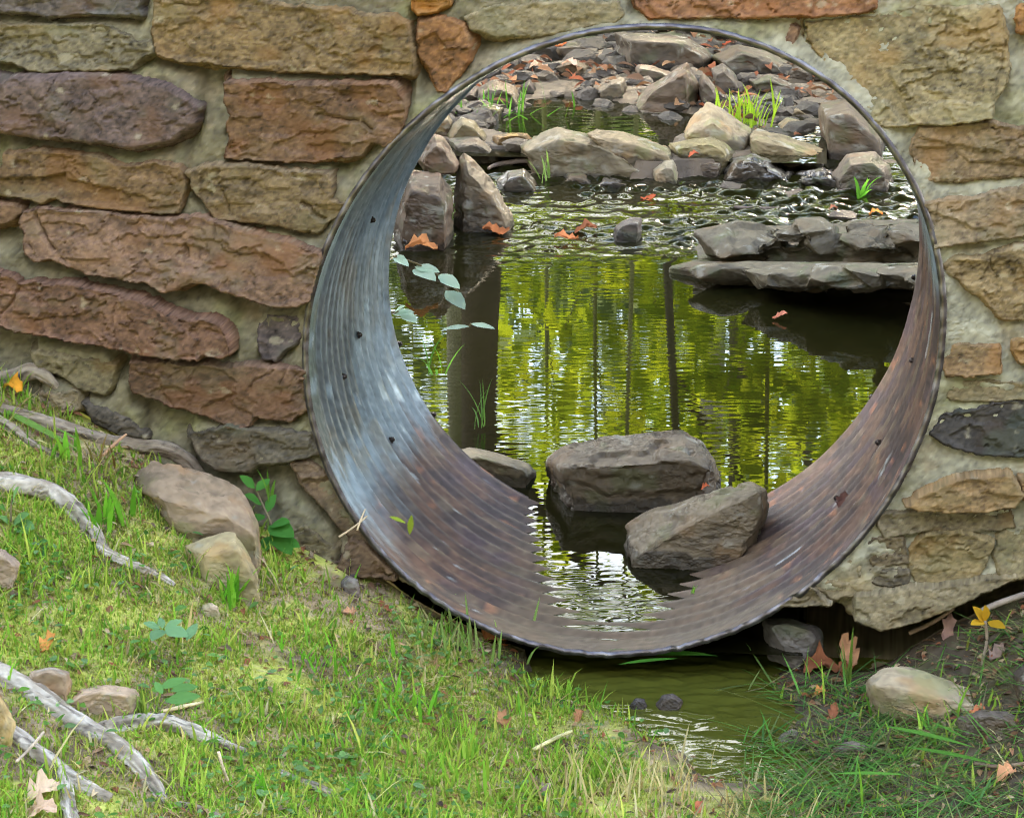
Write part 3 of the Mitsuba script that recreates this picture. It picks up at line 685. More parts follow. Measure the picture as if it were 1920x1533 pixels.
rock('grey brown stone between the pale triangular stone and the black wet mass', [(1271, 310), (1331, 294), (1363, 297), (1348, 333), (1316, 341), (1279, 330)], depth=.2, color=(.16, .125, .095), group=GB)
rock('long tan block with a flat sunlit top at the right of the rocks', [(1402, 252), (1417, 240), (1475, 256), (1543, 277), (1549, 305), (1514, 318), (1483, 316), (1454, 299), (1420, 288), (1402, 280)], front=[(1408, 262), (1470, 276), (1540, 296), (1545, 308), (1500, 318), (1440, 298), (1408, 284)], depth=.26, color=(.265, .215, .13), group=GB)
rock('black wet mass of rock under the long tan block', [(1340, 334), (1367, 298), (1410, 286), (1438, 297), (1490, 323), (1503, 344), (1423, 348), (1357, 346)], depth=.3, color=WETR, bsdf='wet_rock', amp=.03, group=GB)
rock('dark wet rubble right of the black mass at the water edge', [(1490, 325), (1540, 316), (1575, 330), (1590, 350), (1540, 358), (1495, 352)], depth=.25, color=WETR, bsdf='wet_rock', amp=.04, group=GB)
rock('dark brown block behind the green seedling at the right pipe edge', [(1556, 330), (1585, 290), (1640, 285), (1670, 310), (1680, 352), (1640, 366), (1560, 360)], depth=.3, color=(.12, .095, .07), group=GB)
rock('small wedge with a cream sunlit top below the black round boulder', [(1446, 245), (1475, 222), (1500, 229), (1522, 240), (1517, 256), (1480, 260)], depth=.2, color=TANR, group=GB)
rock('brown stone above the small cream topped wedge', [(1475, 213), (1490, 198), (1527, 217), (1532, 230), (1500, 232)], depth=.2, color=(.22, .17, .10), group=GB)
rock('black round boulder beside the bright green grass', [(1410, 190), (1433, 175), (1457, 172), (1473, 187), (1473, 208), (1449, 218), (1412, 214)], depth=.22, color=(.07, .066, .06), bsdf='wet_rock', group=GB)
rock('peaked brown boulder with a lit ridge standing in the upper pool', [(1274, 127), (1290, 115), (1303, 138), (1316, 170), (1305, 198), (1287, 208), (1240, 229), (1187, 208), (1200, 174), (1237, 154), (1262, 140)], front=[(1284, 140), (1277, 175), (1290, 205), (1240, 226), (1195, 205), (1225, 170)], depth=.45, color=(.17, .125, .09), group=GB)
rock('slender upright stone leaning on the peaked boulder', [(1308, 155), (1318, 138), (1330, 150), (1344, 167), (1354, 205), (1339, 206), (1316, 188)], depth=.2, color=(.14, .11, .085), group=GB)
rock('dark boulder behind the slender upright stone', [(1332, 130), (1355, 120), (1376, 138), (1390, 164), (1382, 182), (1365, 180), (1344, 165)], depth=.3, color=(.11, .09, .07), group=GB)
rock('wide dark overhanging slab at the very top under the pipe rim', [(1150, 60), (1290, 70), (1345, 106), (1330, 116), (1250, 120), (1160, 112)], depth=.5, color=(.10, .08, .058), base=(1250, 135), group=GB)
rock('grey boulder with a white wet edge at the far side of the upper pool', [(1118, 168), (1145, 149), (1171, 146), (1178, 183), (1150, 192), (1115, 190)], depth=.28, color=(.18, .145, .10), group=GB)
rock('flat grey stone between the far boulder and the peaked boulder', [(1190, 130), (1195, 122), (1224, 125), (1263, 138), (1240, 148), (1215, 158), (1192, 150)], depth=.25, color=(.15, .12, .09), group=GB)
rock('thin flat slab lying above the grey far boulder', [(1106, 128), (1145, 122), (1192, 130), (1188, 141), (1119, 144)], depth=.25, color=(.22, .17, .115), group=GB)
rock('small dark stone at the left end of the upper pool', [(976, 164), (994, 151), (1005, 168), (1003, 187), (984, 187)], depth=.2, color=(.08, .06, .05), group=GB)
rock('dark brown rounded rock at the top left under the rim', [(975, 130), (1007, 107), (1025, 118), (1024, 134), (990, 140)], depth=.3, color=(.12, .085, .06), group=GB)
rock('mossy brown rock in the row below the rim, right of the dark rounded one', [(1026, 120), (1072, 110), (1107, 123), (1106, 146), (1080, 150), (1040, 134)], depth=.3, color=(.15, .11, .065), group=GB)
rock('pale stone at the top centre below the rim', [(1110, 100), (1150, 92), (1156, 118), (1125, 122)], depth=.25, color=(.25, .19, .13), group=GB)
rock('dark stone at the top right under the rim', [(1400, 150), (1440, 140), (1490, 160), (1485, 185), (1430, 180)], depth=.3, color=(.11, .09, .07), group=GB)
rock('dark earth boulder filling the hollow at the right behind the pipe', [(1530, 190), (1590, 180), (1660, 250), (1668, 300), (1600, 300), (1550, 290)], depth=.6, color=(.13, .10, .07), group=GB)
rock('small grey brown rock standing alone in the middle of the pool', [(1147, 446), (1153, 426), (1164, 417), (1185, 409), (1204, 410), (1203, 436), (1196, 452), (1160, 455)], depth=.12, color=(.15, .125, .11), group=None)
y0 = onZ(1363, 535, ZP)[1]
LEDGE = [[(1300, 468, .5), (1335, 442, .6), (1421, 424, .6), (1507, 427, .5), (1579, 420, .4), (1800, 414, .2), (1310, 488, .3), (1420, 462, .2), (1520, 462, .1), (1800, 455, -.15), (1800, 490, -.15), (1520, 496, .1), (1420, 496, .2), (1330, 496, .3)],
         [(1255, 504, .14), (1262, 526, .14), (1306, 490, .16), (1315, 540, .10), (1400, 490, .04), (1421, 540, .02), (1520, 492, -.06), (1510, 534, -.06), (1800, 492, -.42), (1800, 544, -.44), (1300, 490, .5), (1800, 480, .3)],
         [(1290, 505, .55), (1420, 500, .5), (1550, 490, .45), (1800, 480, .3), (1800, 640, .3), (1550, 590, .45), (1400, 560, .5), (1300, 530, .55), (1320, 480, .9), (1760, 460, .9), (1760, 560, .9)],
         [(1540, 530, -.10), (1800, 526, -.5), (1800, 550, -.5), (1600, 548, -.12), (1560, 520, .4), (1800, 520, .3)],
         [(1650, 566, -.08), (1800, 556, -.42), (1800, 650, -.40), (1690, 622, -.08), (1640, 560, .5), (1800, 560, .4), (1800, 640, .4)]]
rl = np.random.default_rng(17)
LEDGE = [[onY(a, b, y0 + c) for a, b, c in h] for h in LEDGE]
for k in range(20):                                       # the ledge weathers into lumps along both of its beds
    f = rl.uniform()
    px = 1290 + 500 * f
    if k % 2:
        c, sz = onY(px + 20, 452 - 10 * f + rl.uniform(-8, 14), y0 + .30 - .35 * f), np.array([.14, .16, .055])
    else:
        c, sz = onY(px, 514 + 8 * f + rl.uniform(-8, 10), y0 + .06 - .60 * f), np.array([.13, .11, .055])
    u = rl.normal(size=(16, 3))
    LEDGE.append(c + u / np.linalg.norm(u, axis=1, keepdims=True) * sz * rl.uniform(.6, 1.15))
m = organic(LEDGE, .011, 2, .034, 811)
key = newkey('rock')
put(key, m, 'damp_rock', rock_color(m.vertices, (.080, .064, .037), 812))
tag(key, 'large layered ledge of rock overhanging the pool at the right', 'rock')
rock('long flat grey brown boulder lying in the water at the far end of the pipe', [(1023, 862), (1053, 838), (1124, 816), (1200, 808), (1282, 804), (1312, 819), (1341, 861), (1349, 894), (1312, 930), (1287, 944), (1199, 961), (1161, 948), (1145, 932), (1094, 927), (1040, 894)],
     front=[(1055, 878), (1150, 884), (1200, 874), (1290, 862), (1330, 880), (1290, 942), (1200, 958), (1150, 936), (1095, 922)], depth=.34, color=(.135, .105, .07), base=(1200, 962), amp=.016, res=.008)
rock('thick tilted slab resting inside the pipe in front of the long flat boulder', [(1168, 985), (1204, 961), (1300, 934), (1408, 904), (1437, 917), (1442, 948), (1412, 992), (1366, 1030), (1300, 1056), (1185, 1062), (1172, 1020)],
     front=[(1184, 1052), (1245, 1013), (1335, 964), (1424, 922), (1430, 955), (1345, 1035), (1255, 1060)], depth=.30, color=(.14, .108, .068), base=(1230, 1066), amp=.014, res=.007, bedf=lambda a, b: onZ(a, b, ZP))
rock('low flat rock at the left of the water where the pipe ends', [(845, 845), (880, 838), (923, 848), (994, 869), (1007, 886), (1003, 900), (957, 914), (932, 905), (880, 890)], depth=.2, color=(.22, .18, .12), base=(957, 914), res=.008)
FG = hit_ground
rock('broad brown flat-topped rock sunk in the grass at the foot of the wall', [(240, 900), (258, 878), (287, 864), (344, 873), (416, 896), (453, 916), (471, 950), (486, 984), (490, 1045), (450, 1060), (380, 1010), (300, 960), (250, 925)], front=[(300, 935), (380, 955), (440, 975), (478, 1000), (484, 1050), (430, 1050), (330, 990)], depth=.24, color=(.245, .18, .115), bsdf='rough_stone', bedf=FG, base=(440, 1062), res=.007)
rock('square cut buff block tilted in the grass in front of the broad brown rock', [(346, 1024), (385, 1008), (425, 996), (442, 996), (460, 1024), (484, 1072), (492, 1115), (440, 1125), (378, 1112), (372, 1050)], front=[(385, 1042), (446, 1030), (480, 1085), (486, 1118), (440, 1124), (390, 1112)], depth=.14, color=(.31, .25, .135), bsdf='rough_stone', bedf=FG, base=(440, 1122), res=.006, amp=.009)
rock('low grey brown stone between the two big roots, nearer the left edge', [(40, 1276), (60, 1256), (98, 1248), (136, 1258), (142, 1286), (60, 1292)], depth=.10, color=(.27, .20, .13), bsdf='rough_stone', bedf=FG, res=.006)
rock('flat pinkish tan stone in the grass above the forked root', [(112, 1312), (150, 1288), (205, 1282), (262, 1292), (268, 1318), (182, 1340), (125, 1336)], depth=.12, color=(.33, .24, .155), bsdf='rough_stone', bedf=FG, res=.006)
rock('brown stone cut by the left edge of the picture', [(-40, 1024), (18, 1030), (45, 1055), (32, 1078), (-40, 1084)], depth=.08, color=(.27, .20, .14), bsdf='rough_stone', bedf=FG, res=.006)
rock('tan stone poking out under the big root at the left edge', [(-40, 1290), (5, 1300), (35, 1350), (20, 1378), (-40, 1380)], depth=.08, color=(.40, .30, .14), bsdf='rough_stone', bedf=FG, res=.006)
rock('small buff pebble in the grass below the square block', [(381, 1150), (386, 1134), (402, 1129), (416, 1138), (420, 1156), (395, 1160)], depth=.03, color=(.33, .26, .17), bsdf='rough_stone', bedf=FG, res=.004, name='pebble', cat='pebble')
rock('pale flat slab lying on the mud at the right of the stream', [(1618, 1270), (1649, 1248), (1680, 1243), (1739, 1260), (1815, 1290), (1858, 1316), (1829, 1328), (1770, 1320), (1682, 1297), (1634, 1284)], front=[(1636, 1281), (1690, 1291), (1770, 1314), (1826, 1324)], depth=.14, color=(.28, .225, .145), bsdf='rough_stone', bedf=FG, res=.006)
rock('mud covered stone at the right edge of the stream', [(1440, 1396), (1462, 1375), (1482, 1362), (1500, 1370), (1500, 1398), (1460, 1402)], depth=.06, color=(.12, .095, .075), bedf=FG, res=.005)
rock('flat muddy stone right of the mud covered one', [(1556, 1400), (1575, 1390), (1598, 1386), (1626, 1398), (1618, 1412), (1570, 1412)], depth=.06, color=(.15, .12, .095), bedf=FG, res=.005)
rock('dark pebble standing in the stream', [(1228, 1318), (1240, 1302), (1262, 1298), (1280, 1310), (1276, 1326), (1240, 1328)], depth=.04, color=(.07, .055, .045), bedf=lambda a, b: onZ(a, b, ZS), res=.004, name='pebble', cat='pebble')
rock('smaller dark pebble left of the one in the stream', [(1180, 1320), (1190, 1306), (1208, 1308), (1214, 1322), (1198, 1328)], depth=.03, color=(.06, .05, .045), bedf=lambda a, b: onZ(a, b, ZS), res=.004, name='pebble', cat='pebble')
rock('dark flat stone in the hollow under the wall footing', [(1425, 1160), (1480, 1158), (1535, 1174), (1545, 1196), (1500, 1204), (1440, 1190)], depth=.10, color=(.11, .095, .085), bedf=FG, base=(1480, 1215), res=.006)
rock('dark brown stone cut by the right edge of the picture', [(1895, 1262), (1925, 1240), (1980, 1240), (1980, 1305), (1905, 1300)], depth=.1, color=(.08, .062, .048), bedf=FG, res=.006)
rock('brown mud lump at the right edge below the yellow sapling', [(1790, 1345), (1830, 1328), (1890, 1332), (1925, 1360), (1860, 1375), (1800, 1368)], depth=.08, color=(.10, .08, .06), bedf=FG, res=.006)
rock('rusty orange lump of earth under the lip of the pipe', [(902, 1164), (914, 1152), (930, 1160), (952, 1174), (958, 1190), (930, 1198), (905, 1190)], depth=.05, color=(.30, .12, .05), bsdf='rough_stone', bedf=FG, base=(930, 1200), res=.004, name='earth_lump', cat='earth lump')
rock('grey stone chip under the lip of the pipe on the left', [(640, 1095), (655, 1078), (676, 1086), (682, 1108), (655, 1114)], depth=.05, color=(.13, .10, .085), bedf=FG, res=.005)
rock('broad dark slab across the top right behind the bright grass', [(1330, 105), (1380, 85), (1450, 100), (1500, 140), (1470, 150), (1400, 140)], depth=.5, color=(.12, .10, .075), base=(1430, 150), group=GB)
rock('row of dark wet stone at the very top left of the middle', [(1030, 85), (1080, 78), (1120, 88), (1112, 112), (1060, 112)], depth=.4, color=(.12, .10, .075), base=(1070, 116), group=GB)
rock('black stone between the wedge rock and the bright grass', [(1355, 195), (1372, 180), (1392, 190), (1396, 214), (1370, 212)], depth=.2, color=WETR, bsdf='wet_rock', group=GB)
rock('brown stone at the foot of the peaked boulder in the upper pool', [(1190, 200), (1230, 212), (1285, 208), (1290, 228), (1250, 240), (1200, 228)], depth=.2, color=(.11, .085, .062), group=GB)
rock('dark flat stone joining the left bank and the golden ledge', [(880, 205), (910, 196), (945, 205), (940, 224), (900, 228)], depth=.25, color=(.10, .085, .06), bsdf='wet_rock', group=GB)
rock('dark mound of earth under the fern on the left bank', [(890, 170), (930, 150), (970, 165), (985, 195), (940, 210), (895, 205)], depth=.5, color=(.11, .085, .055), group=GB)

# loose stones and gravel between the boulders, too small and many to tell apart
rg = np.random.default_rng(91)
unit = [trimesh.creation.icosphere(subdivisions=1) for _ in range(1)][0]
gvv, gff, gcc, gk = [], [], [], 0
while len(gvv) < 1000:
    x, y = rg.uniform(-1.3, 2.0), rg.uniform(3.7, 8.6)
    if sdf(UPOOL, np.array([[x, y]]))[0] > .08: continue
    if y < 4.9 and rg.uniform() < .95: continue
    z = float(BZ([[y, x]])[0])
    s_ = rg.uniform(.018, .062) * (1.25 if y > 6 else 1)
    vv = unit.vertices * (1 + .5 * (rg.uniform(size=(len(unit.vertices), 1)) - .5)) * [s_ * rg.uniform(.8, 1.5), s_ * rg.uniform(.7, 1.2), s_ * rg.uniform(.4, .8)]
    a = rg.uniform(0, 6.3)
    vv = vv @ np.array([[math.cos(a), -math.sin(a), 0], [math.sin(a), math.cos(a), 0], [0, 0, 1]]).T + [x, y, max(z, float(riffle_z(y)) - .015) + s_ * .15]
    gvv.append(vv); gff.append(unit.faces + gk); gk += len(vv)
    gcc.append(np.broadcast_to(np.array([(.045, .036, .026), (.065, .05, .035), (.095, .072, .047), (.055, .042, .03)][rg.integers(4)]) * rg.uniform(.7, 1.2), (len(vv), 3)))
put('stream_gravel', trimesh.Trimesh(np.vstack(gvv), np.vstack(gff), process=False), 'damp_rock', np.vstack(gcc), False)
tag('stream_gravel', 'loose dark stones and gravel between the boulders of the stream bed', 'gravel', kind='stuff')





# ------------------------------------------------------------------ roots
def tube(path, radii, sides=14, seed=0, rough=.25):
    p = np.asarray(path, float)
    L = np.r_[0, np.cumsum(np.linalg.norm(np.diff(p, axis=0), axis=1))]
    n = max(8, int(L[-1] / .006))
    from scipy.interpolate import PchipInterpolator
    u = np.linspace(0, L[-1], n)
    c = PchipInterpolator(L, p)(u)
    c = gaussian_filter(c, (1.2, 0))
    r = np.interp(u, L, radii)
    t = np.gradient(c, axis=0)
    t /= np.linalg.norm(t, axis=1, keepdims=True)
    a = np.cross(t, [0, 0, 1.0])
    a /= np.linalg.norm(a, axis=1, keepdims=True) + 1e-9
    b = np.cross(a, t)
    th = np.linspace(0, 2 * np.pi, sides, endpoint=False)
    ring = np.cos(th)[None, :, None] * a[:, None] + np.sin(th)[None, :, None] * b[:, None]
    q3 = np.stack([np.broadcast_to(np.cos(th) * 1.2, (n, sides)), np.broadcast_to(np.sin(th) * 1.2, (n, sides)), np.broadcast_to(u[:, None] * 8, (n, sides))], -1)
    if sides > 16:                                      # furrows of bark along the root
        f3 = np.stack([np.broadcast_to(np.cos(th) * 3.2, (n, sides)), np.broadcast_to(np.sin(th) * 3.2, (n, sides)), np.broadcast_to(u[:, None] * 14, (n, sides))], -1)
        r = r[:, None] * (1 - .20 * (1 - sst(.0, .10, np.abs(nz(f3, 1.0, seed + 5, 3)))))
    else:
        r = r[:, None]
    rr = r * (1 + rough * (1.4 * nz(q3 * [1, 1, .5], 1.0, seed, 3) + .8 * nz(q3, 3.0, seed + 1, 2)))
    P = c[:, None] + ring * rr[..., None]
    i = np.arange(n * sides).reshape(n, sides)
    q = np.stack([i[:-1], np.roll(i, -1, 1)[:-1], np.roll(i, -1, 1)[1:], i[1:]], -1).reshape(-1, 4)
    V = np.vstack([P.reshape(-1, 3), c[0], c[-1]])
    g3 = np.stack([np.broadcast_to(np.cos(th), (n, sides)), np.broadcast_to(np.sin(th), (n, sides)), np.broadcast_to(u[:, None] * 9, (n, sides))], -1)
    tube.uv = np.vstack([g3.reshape(-1, 3), g3[0, :1], g3[-1, :1]])
    caps = [[i[0, (k + 1) % sides], i[0, k], n * sides] for k in range(sides)] + [[i[-1, k], i[-1, (k + 1) % sides], n * sides + 1] for k in range(sides)]
    return trimesh.Trimesh(V, np.vstack([q[:, [0, 1, 2]], q[:, [0, 2, 3]], np.array(caps)]), process=False)


def bark_col(V, seed, a=(.30, .26, .20), b=(.62, .58, .50), d=(.075, .058, .045)):
    U = tube.uv                                          # round the root and along it: bark runs in long flakes
    c = lerp(a, b, sst(-.16, .14, .9 * nz(U, 1.3, seed, 4) + .5 * nz(U * [3, 3, 1], 2.2, seed + 1, 3)))
    c = lerp(c, d, sst(.06, .17, .8 * nz(U * [2.2, 2.2, 1], 1.2, seed + 2, 4) + .4 * nz(V, 150, seed + 3)) * .8)
    return c * (1 + .8 * nz(V, 200, seed + 4, 2))[:, None]


def root(label, pts, rpx, key=None, child=None, pal=None, lift=.02, seed=0):
    P, rad_ = [], []
    for (px, py), r in zip(pts, np.interp(np.linspace(0, 1, len(pts)), np.linspace(0, 1, len(rpx)), rpx)):
        h = hit_ground(px, py)
        m = r * np.linalg.norm(h - EYE) / F
        P.append(h + [0, -.3 * m, m * lift])
        rad_.append(m)
    m = tube(P, rad_, 28, 300 + seed, rough=.42)
    if child:
        return put(child, m, 'bark', bark_col(m.vertices, 400 + seed, **(pal or {})))
    key = newkey('tree_root')
    tag(key, label, 'root')
    put(key + '__main_root', m, 'bark', bark_col(m.vertices, 400 + seed, **(pal or {})))
    return key


PALE = dict(a=(.20, .165, .12), b=(.42, .38, .31), d=(.06, .046, .035))
BRN = dict(a=(.15, .115, .08), b=(.26, .215, .16), d=(.05, .038, .028))
root('long grey brown root running along the foot of the wall', [(-30, 760), (60, 785), (110, 800), (180, 822), (250, 832), (310, 838), (350, 858), (376, 888), (395, 930)], [13, 15, 15, 14, 14, 15, 15, 13, 8], pal=BRN, seed=1)
kr = root('short knobbly grey root at the left edge against the wall', [(-30, 716), (30, 706), (62, 694), (84, 704), (104, 722), (120, 742)], [13, 14, 14, 12, 8, 4], pal=BRN, seed=2)
root('thin brown root below the long one at the left edge', [(-30, 775), (20, 802), (60, 832), (110, 858), (135, 872)], [12, 11, 9, 7, 4], pal=BRN, seed=3)
root('pale root arching down through the grass from the left edge', [(-40, 905), (40, 915), (100, 932), (145, 965), (180, 1010), (202, 1042), (250, 1062), (300, 1082), (330, 1100)], [21, 21, 20, 18, 15, 12, 11, 9, 5], pal=PALE, lift=.3, seed=4)
kE = root('thick white barked root that forks near the lower left corner', [(-40, 1250), (50, 1292), (110, 1332), (170, 1372), (230, 1408), (268, 1445), (300, 1488), (312, 1510)], [27, 27, 25, 23, 20, 18, 15, 9], pal=PALE, seed=5)
root('', [(190, 1370), (250, 1358), (330, 1360), (390, 1385), (430, 1402), (465, 1408)], [20, 21, 21, 17, 13, 6], child=kE + '__branch_root', pal=PALE, seed=6)
kF = root('second white barked root in the lower left corner with a stub bent down', [(-40, 1338), (40, 1385), (90, 1425), (140, 1462), (195, 1492), (212, 1500)], [18, 18, 18, 16, 14, 12], pal=PALE, seed=7)
root('', [(108, 1440), (124, 1472), (130, 1510), (142, 1560)], [15, 14, 15, 15], child=kF + '__branch_root', pal=PALE, seed=8)
root('short piece of grey root showing in the grass at the bottom', [(520, 1445), (570, 1466), (612, 1482), (645, 1504)], [8, 10, 10, 6], pal=PALE, seed=9)
root('low grey root end at the bottom edge right of the forked root', [(330, 1505), (370, 1516), (405, 1530), (430, 1550)], [7, 10, 10, 8], pal=BRN, seed=10)


def stick(label, pts, rpx, onf=None, color=(.2, .15, .1), key='twig', dz=.01, ys=None):
    P, R_ = [], []
    for j, ((px, py), r) in enumerate(zip(pts, np.interp(np.linspace(0, 1, len(pts)), np.linspace(0, 1, len(rpx)), rpx))):
        h = onY(px, py, ys[j]) if ys is not None else (onf or hit_ground)(px, py)
        R_.append(r * np.linalg.norm(h - EYE) / F)
        P.append(h + ([0, 0, dz] if ys is None else [0, 0, 0]))
    m = tube(P, R_, 7, 500 + len(scene), .15)
    k = newkey(key)
    tag(k, label, 'twig')
    put(k, m, 'bark', np.array(color) * (1 + 1.2 * nz(m.vertices, 50, 3))[:, None])
    return k


stick('forked dry straw twig leaning on the lower left lip of the pipe', [(632, 1008), (660, 990), (690, 965)], [2.5, 2, 1.5], ys=[-.12, -.1, -.06], color=(.42, .33, .2))
stick('second dry straw twig crossing the first on the pipe lip', [(668, 998), (675, 978), (686, 952)], [2, 2, 1], ys=[-.11, -.1, -.06], color=(.42, .33, .2))
stick('grey stick lying against the wall behind the yellow sapling', [(1838, 1146), (1880, 1128), (1940, 1108)], [6, 6, 6], ys=[-.06, -.06, -.05], color=(.22, .18, .14))
stick('thin brown twig sloping across the mud left of the yellow sapling', [(1700, 1215), (1745, 1195), (1790, 1165)], [4, 4, 3], color=(.24, .16, .10), dz=.03)
stick('pale dry stalk lying in the grass above the forked root', [(300, 1344), (340, 1335), (385, 1325)], [3, 4, 2], color=(.55, .45, .25))
stick('short pale peg of wood standing at the end of the forked root', [(408, 1404), (416, 1432), (428, 1464)], [3, 3, 3], color=(.55, .45, .32), ys=[-.98, -.98, -.96])
stick('thin crossed twig over the stub of the lower left root', [(30, 1462), (60, 1432), (85, 1402)], [3, 3, 3], color=(.38, .31, .22), dz=.03)
stick('bundle of pale straw lying in the grass at the bottom centre', [(1000, 1424), (1030, 1408), (1075, 1388)], [4, 4, 3], color=(.50, .46, .22), dz=.02)
stick('dark stick at the left under the pipe lip', [(655, 1090), (700, 1084), (735, 1082)], [4, 4, 3], color=(.06, .045, .04), dz=.01)
stick('reddish dry stem bent over the root at the foot of the wall', [(190, 858), (210, 836), (240, 812)], [3, 3, 2], color=(.36, .21, .12), ys=[-.1, -.09, -.06])
stick('thin dead branch lying on the rocks left of the largest grey slab', [(915, 320), (945, 310), (980, 305), (1012, 306)], [3, 5, 5, 3], onf=lambda a, b: hit_bed(a, b + 12), color=(.16, .12, .09), dz=.03)
stick('grey stick lying across the riffle', [(1500, 388), (1540, 374), (1600, 362)], [3, 3, 3], onf=hit_bed, color=(.15, .12, .10), dz=.015)
stick('dark stick in the riffle above the rock ledge', [(1375, 396), (1420, 400), (1480, 398)], [3, 4, 3], onf=hit_bed, color=(.09, .07, .06), dz=.015)
stick('pale chip of wood lying across the mud below the pale slab', [(1625, 1320), (1650, 1318), (1668, 1326)], [4, 5, 4], color=(.30, .23, .17), dz=.01)
stick('long brown twig on the mud at the lower right', [(1820, 1440), (1870, 1448), (1935, 1440)], [3, 4, 4], color=(.2, .14, .09), dz=.012)


# ------------------------------------------------------------------ blades and leaves
def blades(base, az, length, width, lean, bend, col, seg=4):
    """many grass blades at once: base (n,3); returns vertices, faces, colours"""
    n = len(base)
    t = np.linspace(0, 1, seg + 1)
    ang = lean[:, None] + bend[:, None] * t[None]                    # from the vertical
    ds = length[:, None] / seg
    dx, dz = np.sin(ang) * ds, np.cos(ang) * ds
    X = np.concatenate([np.zeros((n, 1)), np.cumsum(dx[:, :-1], 1)], 1)
    Z = np.concatenate([np.zeros((n, 1)), np.cumsum(dz[:, :-1], 1)], 1)
    dirx, diry = np.cos(az)[:, None], np.sin(az)[:, None]
    C = np.stack([base[:, :1] + X * dirx, base[:, 1:2] + X * diry, base[:, 2:] + Z], -1)
    w = width[:, None] * np.clip(1.15 * (1 - t) ** .6, 0, 1)[None] * (.55 + .45 * np.minimum(t * 4, 1))[None]
    side = np.stack([-diry, dirx, np.zeros_like(dirx)], -1) * w[..., None] / 2
    V = np.stack([C - side, C + side], 2)                            # n, seg+1, 2, 3
    idx = np.arange(n * (seg + 1) * 2).reshape(n, seg + 1, 2)
    a, b, c, d = idx[:, :-1, 0], idx[:, :-1, 1], idx[:, 1:, 1], idx[:, 1:, 0]
    f = np.stack([np.stack([a, b, c], -1), np.stack([a, c, d], -1)], 2).reshape(-1, 3)
    co = np.broadcast_to(col[:, None, None], (n, seg + 1, 2, 3)).reshape(-1, 3)
    return V.reshape(-1, 3), f, co


LEAF_U = np.array([0, .18, .42, .68, .88, 1.0])
LEAF_W = np.array([.05, .62, 1.0, .8, .42, .02])


def leaves(base, d, nrm, length, width, col, fold=.25, droop=.3):
    """many leaves: base point, direction along the leaf, face normal"""
    n = len(base)
    d = d / np.linalg.norm(d, axis=1, keepdims=True)
    s = np.cross(d, nrm)
    s /= np.linalg.norm(s, axis=1, keepdims=True) + 1e-9
    nn = np.cross(s, d)
    u, w = LEAF_U, LEAF_W
    mid = base[:, None] + d[:, None] * (u * 1.0)[None, :, None] * length[:, None, None] - nn[:, None] * (droop * u ** 2)[None, :, None] * length[:, None, None]
    off = s[:, None] * w[None, :, None] * width[:, None, None] / 2
    upf = nn[:, None] * (w * fold)[None, :, None] * width[:, None, None] / 2
    V = np.stack([mid - off + upf, mid, mid + off + upf], 2)
    m = len(u)
    idx = np.arange(n * m * 3).reshape(n, m, 3)
    f = []
    for k in (0, 1):
        a, b, c, e = idx[:, :-1, k], idx[:, :-1, k + 1], idx[:, 1:, k + 1], idx[:, 1:, k]
        f += [np.stack([a, b, c], -1).reshape(-1, 3), np.stack([a, c, e], -1).reshape(-1, 3)]
    co = np.broadcast_to(col[:, None, None], (n, m, 3, 3)).reshape(-1, 3)
    return V.reshape(-1, 3), np.vstack(f), co


def join(parts):
    vs, fs, cs, k = [], [], [], 0
    for v, f, c in parts:
        vs.append(v); fs.append(f + k); cs.append(c)
        k += len(v)
    return trimesh.Trimesh(np.vstack(vs), np.vstack(fs), process=False), np.vstack(cs)


GREENS = np.array([(.23, .44, .045), (.31, .52, .06), (.42, .54, .08), (.15, .35, .04), (.50, .53, .11)])
STRAW = np.array([(.58, .48, .22), (.50, .38, .16), (.64, .57, .31), (.36, .25, .11)])


def pick(pal, n, r, jit=.18):
    c = pal[r.integers(len(pal), size=n)]
    c2 = pal[r.integers(len(pal), size=n)]
    t = r.uniform(0, .5, (n, 1))
    return (c * (1 - t) + c2 * t) * (1 + r.normal(0, jit, (n, 1)))


# rocks that the grass must not grow through are checked by their footprint
def dens(x, y):
    p = np.stack([x, y, x * 0], -1)
    q = np.stack([x, y], 1)
    d = np.clip(.60 + 4.2 * nz(p, 4.2, 240, 4), .05, 1)
    s_ = sdf(STREAM, q) + .05 * nz(p, 12, 241, 3)
    d *= sst(.02, -.03, s_)
    right = sst(.12, .42, x + .35 * (y + .5))
    d *= 1 - .80 * right
    d *= 1 - .85 * sst(-.16, -.04, y - .0 + .05 * nz(p, 15, 242)) * sst(-.95, -.6, x)      # bare soil along the foot of the wall
    return d


r = np.random.default_rng(21)
N = 85000
bx2, by2 = r.uniform(-1.45, .95, N), r.uniform(-1.6, -.015, N)
keep = r.uniform(0, 1, N) < dens(bx2, by2)
bx2, by2 = bx2[keep], by2[keep]
cl = nz(np.stack([bx2, by2, bx2 * 0], -1), 10, 243, 3)
n = len(bx2)
base = np.stack([bx2, by2, ground(bx2, by2) - .003], 1)
strawp = np.clip(.24 + 1.2 * nz(base, 5, 244, 2) + .55 * sst(-.25, .1, base[:, 0]) * sst(-.55, -.85, base[:, 1]), .04, .8)
is_s = r.uniform(0, 1, n) < strawp
col = np.where(is_s[:, None], pick(STRAW, n, r), pick(GREENS, n, r))
ln = r.gamma(4, .25, n) * .025 * (1 + 3.2 * np.clip(cl, -.22, .35)) * np.where(is_s, 1.15, 1)
lean = np.abs(r.normal(.15, .65, n)) + np.where(is_s, .45, 0)
gv = blades(base, r.uniform(0, 6.28, n), ln, r.uniform(.0022, .0062, n) * (1 + np.clip(cl, 0, .3)), np.minimum(lean, 1.35), r.uniform(.1, 1.1, n), col, 3)
gmesh, gcol = join([gv])
